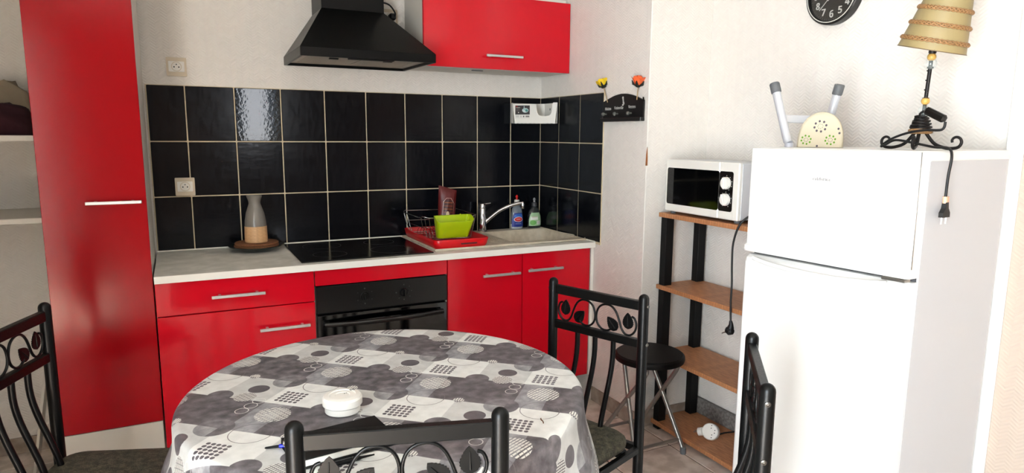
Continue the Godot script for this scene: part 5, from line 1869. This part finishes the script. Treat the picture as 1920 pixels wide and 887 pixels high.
# ---------------------------------------------------------------- chairs
func leaf_shape(n := 9) -> PackedVector2Array:
	var o := PackedVector2Array()
	var L := 0.054
	var W := 0.0205
	for side in [1.0, -1.0]:
		for i in n * 2:
			var q := i / (n * 2.0)
			if side < 0.0:
				q = 1.0 - q
			var w: float = W * pow(sin(PI * pow(clampf(q, 0.0, 1.0), 0.72)), 0.8)
			var notch := 1.0 if i % 2 == 0 else 0.90
			o.append(Vector2(side * w * notch, (q - 0.5) * L))
	return o

func make_chair() -> Node3D:
	# seat, back and legs; x across, z towards the front of the seat, the back posts stand at z = 0
	var o := thing("dining_chair", "", "chair", Vector3.ZERO, 0.0, "black iron dining chairs with leaf scroll backs")
	var s: SurfaceTool
	for sx in [-1.0, 1.0]:
		s = mb()
		var r := 0.0165
		var p := [Vector3(sx * 0.18, 0.012, 0)]
		var rad := [r]
		p.append(Vector3(sx * 0.18, 0.894, 0)); rad.append(r)
		for k in 5:
			var a := PI / 2 * (k + 1) / 5.0
			p.append(Vector3(sx * 0.18, 0.894 + r * sin(a), 0)); rad.append(maxf(r * cos(a), 0.0004))
		tube(s, p, rad, 18)
		part("back_post", s, M.iron, o)
		s = mb()
		tube(s, [Vector3(sx * 0.18, 0.012, 0.40), Vector3(sx * 0.18, 0.405, 0.40)], 0.0145, 14)
		part("front_leg", s, M.iron, o)
		s = mb()
		for z in [0.0, 0.40]:
			lathe(s, [Vector2(0, 0), Vector2(0.018, 0), Vector2(0.0185, 0.02), Vector2(0, 0.02)], 14, Transform3D(Basis(), Vector3(sx * 0.18, 0, z)))
		part("rubber_foot", s, M.rubber, o)
		part("side_rail", box(Vector3(sx * 0.18 - 0.010, 0.386, 0.012), Vector3(sx * 0.18 + 0.010, 0.4085, 0.392), 0.003), M.iron, o)
		for y in [0.872, 0.7485]:
			s = mb()
			lathe(s, [Vector2(0, 0), Vector2(0.0062, 0), Vector2(0.0055, 0.0025), Vector2(0.0030, 0.0035), Vector2(0.0024, 0.0022), Vector2(0, 0.0022)], 14, Transform3D(Basis(Vector3.BACK, -sx * PI / 2), Vector3(sx * (0.18 + 0.0158), y, 0)))
			part("bolt", s, mat(Color(0.42, 0.41, 0.39), 0.35, 1.0), o)
	for q in [[0.857, 0.887, 0.010], [0.735, 0.762, 0.010], [0.386, 0.4085, 0.010]]:
		part("rail", box(Vector3(-0.166, q[0], -q[2]), Vector3(0.166, q[1], q[2]), 0.002), M.iron, o)
	part("rail", box(Vector3(-0.168, 0.386, 0.390), Vector3(0.168, 0.4085, 0.410), 0.003), M.iron, o)
	for x in [-0.072, 0.0, 0.072]:   # bowed back bars
		s = mb()
		var p := []
		for i in 15:
			var q := i / 14.0
			p.append(Vector3(x, lerpf(0.740, 0.410, q), 0.068 * smoothstep(0.12, 1.0, q)))
		tube(s, p, 0.0088, 10)
		part("back_bar", s, M.iron, o)
	part("bar_rest", box(Vector3(-0.169, 0.386, 0.052), Vector3(0.169, 0.4095, 0.084), 0.003), M.iron, o)
	# scrolls and leaves between the two upper rails
	var W := 0.163
	var sc := [[0.60, 0.16], [0.70, 0.035], [0.84, 0.04], [0.955, 0.22], [0.985, 0.50], [0.93, 0.80], [0.80, 0.955], [0.64, 0.95], [0.52, 0.78], [0.44, 0.50], [0.38, 0.22], [0.29, 0.05], [0.17, 0.05], [0.075, 0.22], [0.045, 0.45], [0.085, 0.66], [0.15, 0.72]]
	var lf := leaf_shape()
	for sx in [-1.0, 1.0]:
		s = mb()
		var p := []
		for q in sc:
			p.append(Vector3(sx * (1.0 - q[0]) * W, 0.7635 + 0.092 * q[1], 0.0))
		tube(s, smooth_path(p, 4), 0.0036, 8)
		part("scroll", s, M.iron, o)
		for q in [[0.235, 0.54, 0.05], [0.60, 0.32, 0.75]]:
			s = mb()
			var b := Basis(Vector3.BACK, sx * q[2])
			var c := Vector3(sx * (1.0 - q[0]) * W, 0.7635 + 0.092 * q[1], -0.0016)
			prism(s, lf, 0.0032, Transform3D(b, c))
			for z in [-0.0008, 0.0040]:
				tube(s, [c + b * Vector3(0, -0.018, z), c + b * Vector3(0, 0.017, z)], [0.0026, 0.0010], 6)
			part("leaf", s, M.iron, o)
	# cushion
	s = mb()
	var rings := []
	for q in [[0.0, 0.94], [0.006, 0.985], [0.022, 1.0], [0.036, 0.985], [0.046, 0.93], [0.051, 0.80], [0.053, 0.4]]:
		rings.append(ring_xz(0.350 * q[1], 0.372 * q[1], 0.055 * q[1], 0.4095 + q[0], Vector3(0, 0, 0.212), 5))
	loft(s, rings)
	part("seat", s, M.fabric, o)
	return o

func build_chairs() -> void:
	var a := make_chair()
	var spots := [
		[Vector2(1.161, 1.630), Vector2(-0.932, 0.362), "black iron dining chair across the table in front of the sink unit and stool"],
		[Vector2(0.273, 2.328), Vector2(0.286, -0.958), "black iron dining chair nearest the camera, its back in front of the book"],
		[Vector2(1.1005, 2.3745), Vector2(-0.743, -0.669), "black iron dining chair seen edge-on in front of the fridge"],
		[Vector2(-0.484, 1.300), Vector2(0.936, 0.353), "black iron dining chair in front of the tall red cupboard"]]
	for k in 4:
		var c := a
		if k > 0:
			c = a.duplicate()
			c.name = numbered("dining_chair")
			add_child(c, true)
		var p: Vector2 = spots[k][0]
		var f: Vector2 = spots[k][1]
		c.position = Vector3(p.x, 0, p.y)
		c.rotation.y = atan2(f.x, f.y)
		c.set_meta("label", spots[k][2])


# ---------------------------------------------------------------- stool
func build_stool() -> void:
	var o := thing("folding_stool", "round black folding stool with grey metal legs in front of the shelf unit", "stool", Vector3(1.752, 0, 1.190))
	var s := mb()
	lathe(s, [Vector2(0, 0.425), Vector2(0.135, 0.425), Vector2(0.150, 0.430), Vector2(0.153, 0.440), Vector2(0.151, 0.452), Vector2(0.142, 0.459), Vector2(0.10, 0.4605), Vector2(0, 0.459)], 48)
	part("seat", s, M.vinyl, o)
	var leg_m := mat(Color(0.60, 0.59, 0.57), 0.32, 0.8)
	# two U frames that cross under the seat
	var fr := [[-0.082, 0.085, 0.098, -0.205], [0.098, -0.075, -0.082, 0.172]]
	for k in 2:
		var zt: float = 0.088 if k == 0 else -0.088
		var zb: float = -0.200 if k == 0 else 0.098
		var w0 := 0.085
		var w1 := 0.112 if k == 0 else 0.140
		for sx in [-1.0, 1.0]:
			s = mb()
			var x0: float = sx * (w0 - 0.012 * k)
			var x1: float = sx * (w1 - 0.010 * k)
			tube(s, smooth_path([Vector3(x0, 0.424, zt), Vector3(x0, 0.39, zt * 0.92), Vector3(lerpf(x0, x1, 0.4), 0.25, lerpf(zt, zb, 0.40)), Vector3(x1, 0.018, zb)], 4), 0.0098, 12)
			part("leg", s, leg_m, o)
			s = mb()
			lathe(s, [Vector2(0, 0), Vector2(0.0125, 0), Vector2(0.0135, 0.004), Vector2(0.0130, 0.030), Vector2(0, 0.031)], 14, Transform3D(Basis(), Vector3(x1, 0, zb)))
			part("foot_cap", s, M.grey_plastic, o)
		s = mb()
		var yb := 0.062
		var q := 1.0 - (yb - 0.018) / 0.232 * 0.6
		var xx := (w1 - 0.010 * k) * 0.98
		var zz := lerpf(zt, zb, 0.40 + 0.60 * (1.0 - (yb - 0.018) / 0.232))
		tube(s, [Vector3(-xx, yb, zz), Vector3(xx, yb, zz)], 0.0075, 10)
		part("foot_bar", s, leg_m, o)
	s = mb()
	bb(s, Vector3(-0.105, 0.415, -0.10), Vector3(-0.085, 0.4255, 0.10), 0.002)
	bb(s, Vector3(0.085, 0.415, -0.10), Vector3(0.105, 0.4255, 0.10), 0.002)
	part("seat_bracket", s, leg_m, o)


# ---------------------------------------------------------------- shelves beside the tall cupboard
func build_recess() -> void:
	for k in 2:
		var y: float = [1.078, 1.385][k]
		whole("wall_shelf", ["cream wall shelf beside the tall cupboard, the lower of two", "cream wall shelf holding folded fabric, the upper of two"][k], "shelf", box(Vector3(-1.55, y - 0.022, 0.001), Vector3(-0.4935, y, 0.40), 0.002), M.white_board, Vector3.ZERO, 0.0, "wall shelves")
	# folded maroon cloth and a beige cushion on the upper shelf
	var f := FastNoiseLite.new()
	f.seed = 9
	f.frequency = 9.0
	whole("maroon_cloth", "crumpled maroon cloth lying on the upper wall shelf", "cloth", heap(Vector3(-0.66, 1.3855, 0.265), Vector3(0.145, 0.115, 0.10), f), M.maroon)
	whole("cushion", "beige cushion behind the maroon cloth on the upper wall shelf", "cushion", heap(Vector3(-0.70, 1.3855, 0.065), Vector3(0.16, 0.205, 0.045), f), M.beige_cloth)
	# loose white board leaning on the flank of the cupboard
	var s := mb()
	var a := Vector3(-0.655, 0.004, 0.21)
	var b := Vector3(-0.512, 0.70, 0.43)
	var d := (b - a).normalized()
	var side := d.cross(Vector3(0, 0, 1)).normalized()
	bx(s, (a + b) * 0.5, Vector3(0.010, (b - a).length(), 0.09), 0.001, Basis(side * -1.0, d, (side * -1.0).cross(d)))
	whole("white_plank", "narrow white board leaning beside the tall cupboard", "board", s, M.white_board)

func heap(c: Vector3, r: Vector3, f: FastNoiseLite) -> SurfaceTool:
	# a soft pile with a flat foot
	var s := mb()
	s.set_smooth_group(1)
	var rows := []
	for i in 13:
		var row := []
		var v := PI * 0.5 * i / 12.0
		for k in 33:
			var t := TAU * (k % 32) / 32.0
			var dir := Vector3(cos(t) * pow(cos(v), 0.5) if i < 12 else 0.0, pow(sin(v), 0.8), sin(t) * pow(cos(v), 0.5) if i < 12 else 0.0)
			var w := 1.0 + 0.14 * f.get_noise_3d(dir.x * 0.25 + c.x, dir.y * 0.25, dir.z * 0.25)
			row.append(c + Vector3(dir.x * r.x * w, maxf(0.0, dir.y * r.y * (w if i > 0 else 1.0)), dir.z * r.z * w))
		rows.append(row)
	for i in 12:
		for k in 32:
			poly(s, [rows[i][k], rows[i][k + 1], rows[i + 1][k + 1], rows[i + 1][k]], rows[i][k] + rows[i + 1][k + 1] - c * 2.0 + Vector3(0, 0.01, 0))
	s.set_smooth_group(-1)
	var base: Array = rows[0].slice(0, 32)
	poly(s, base, Vector3.DOWN)
	return s
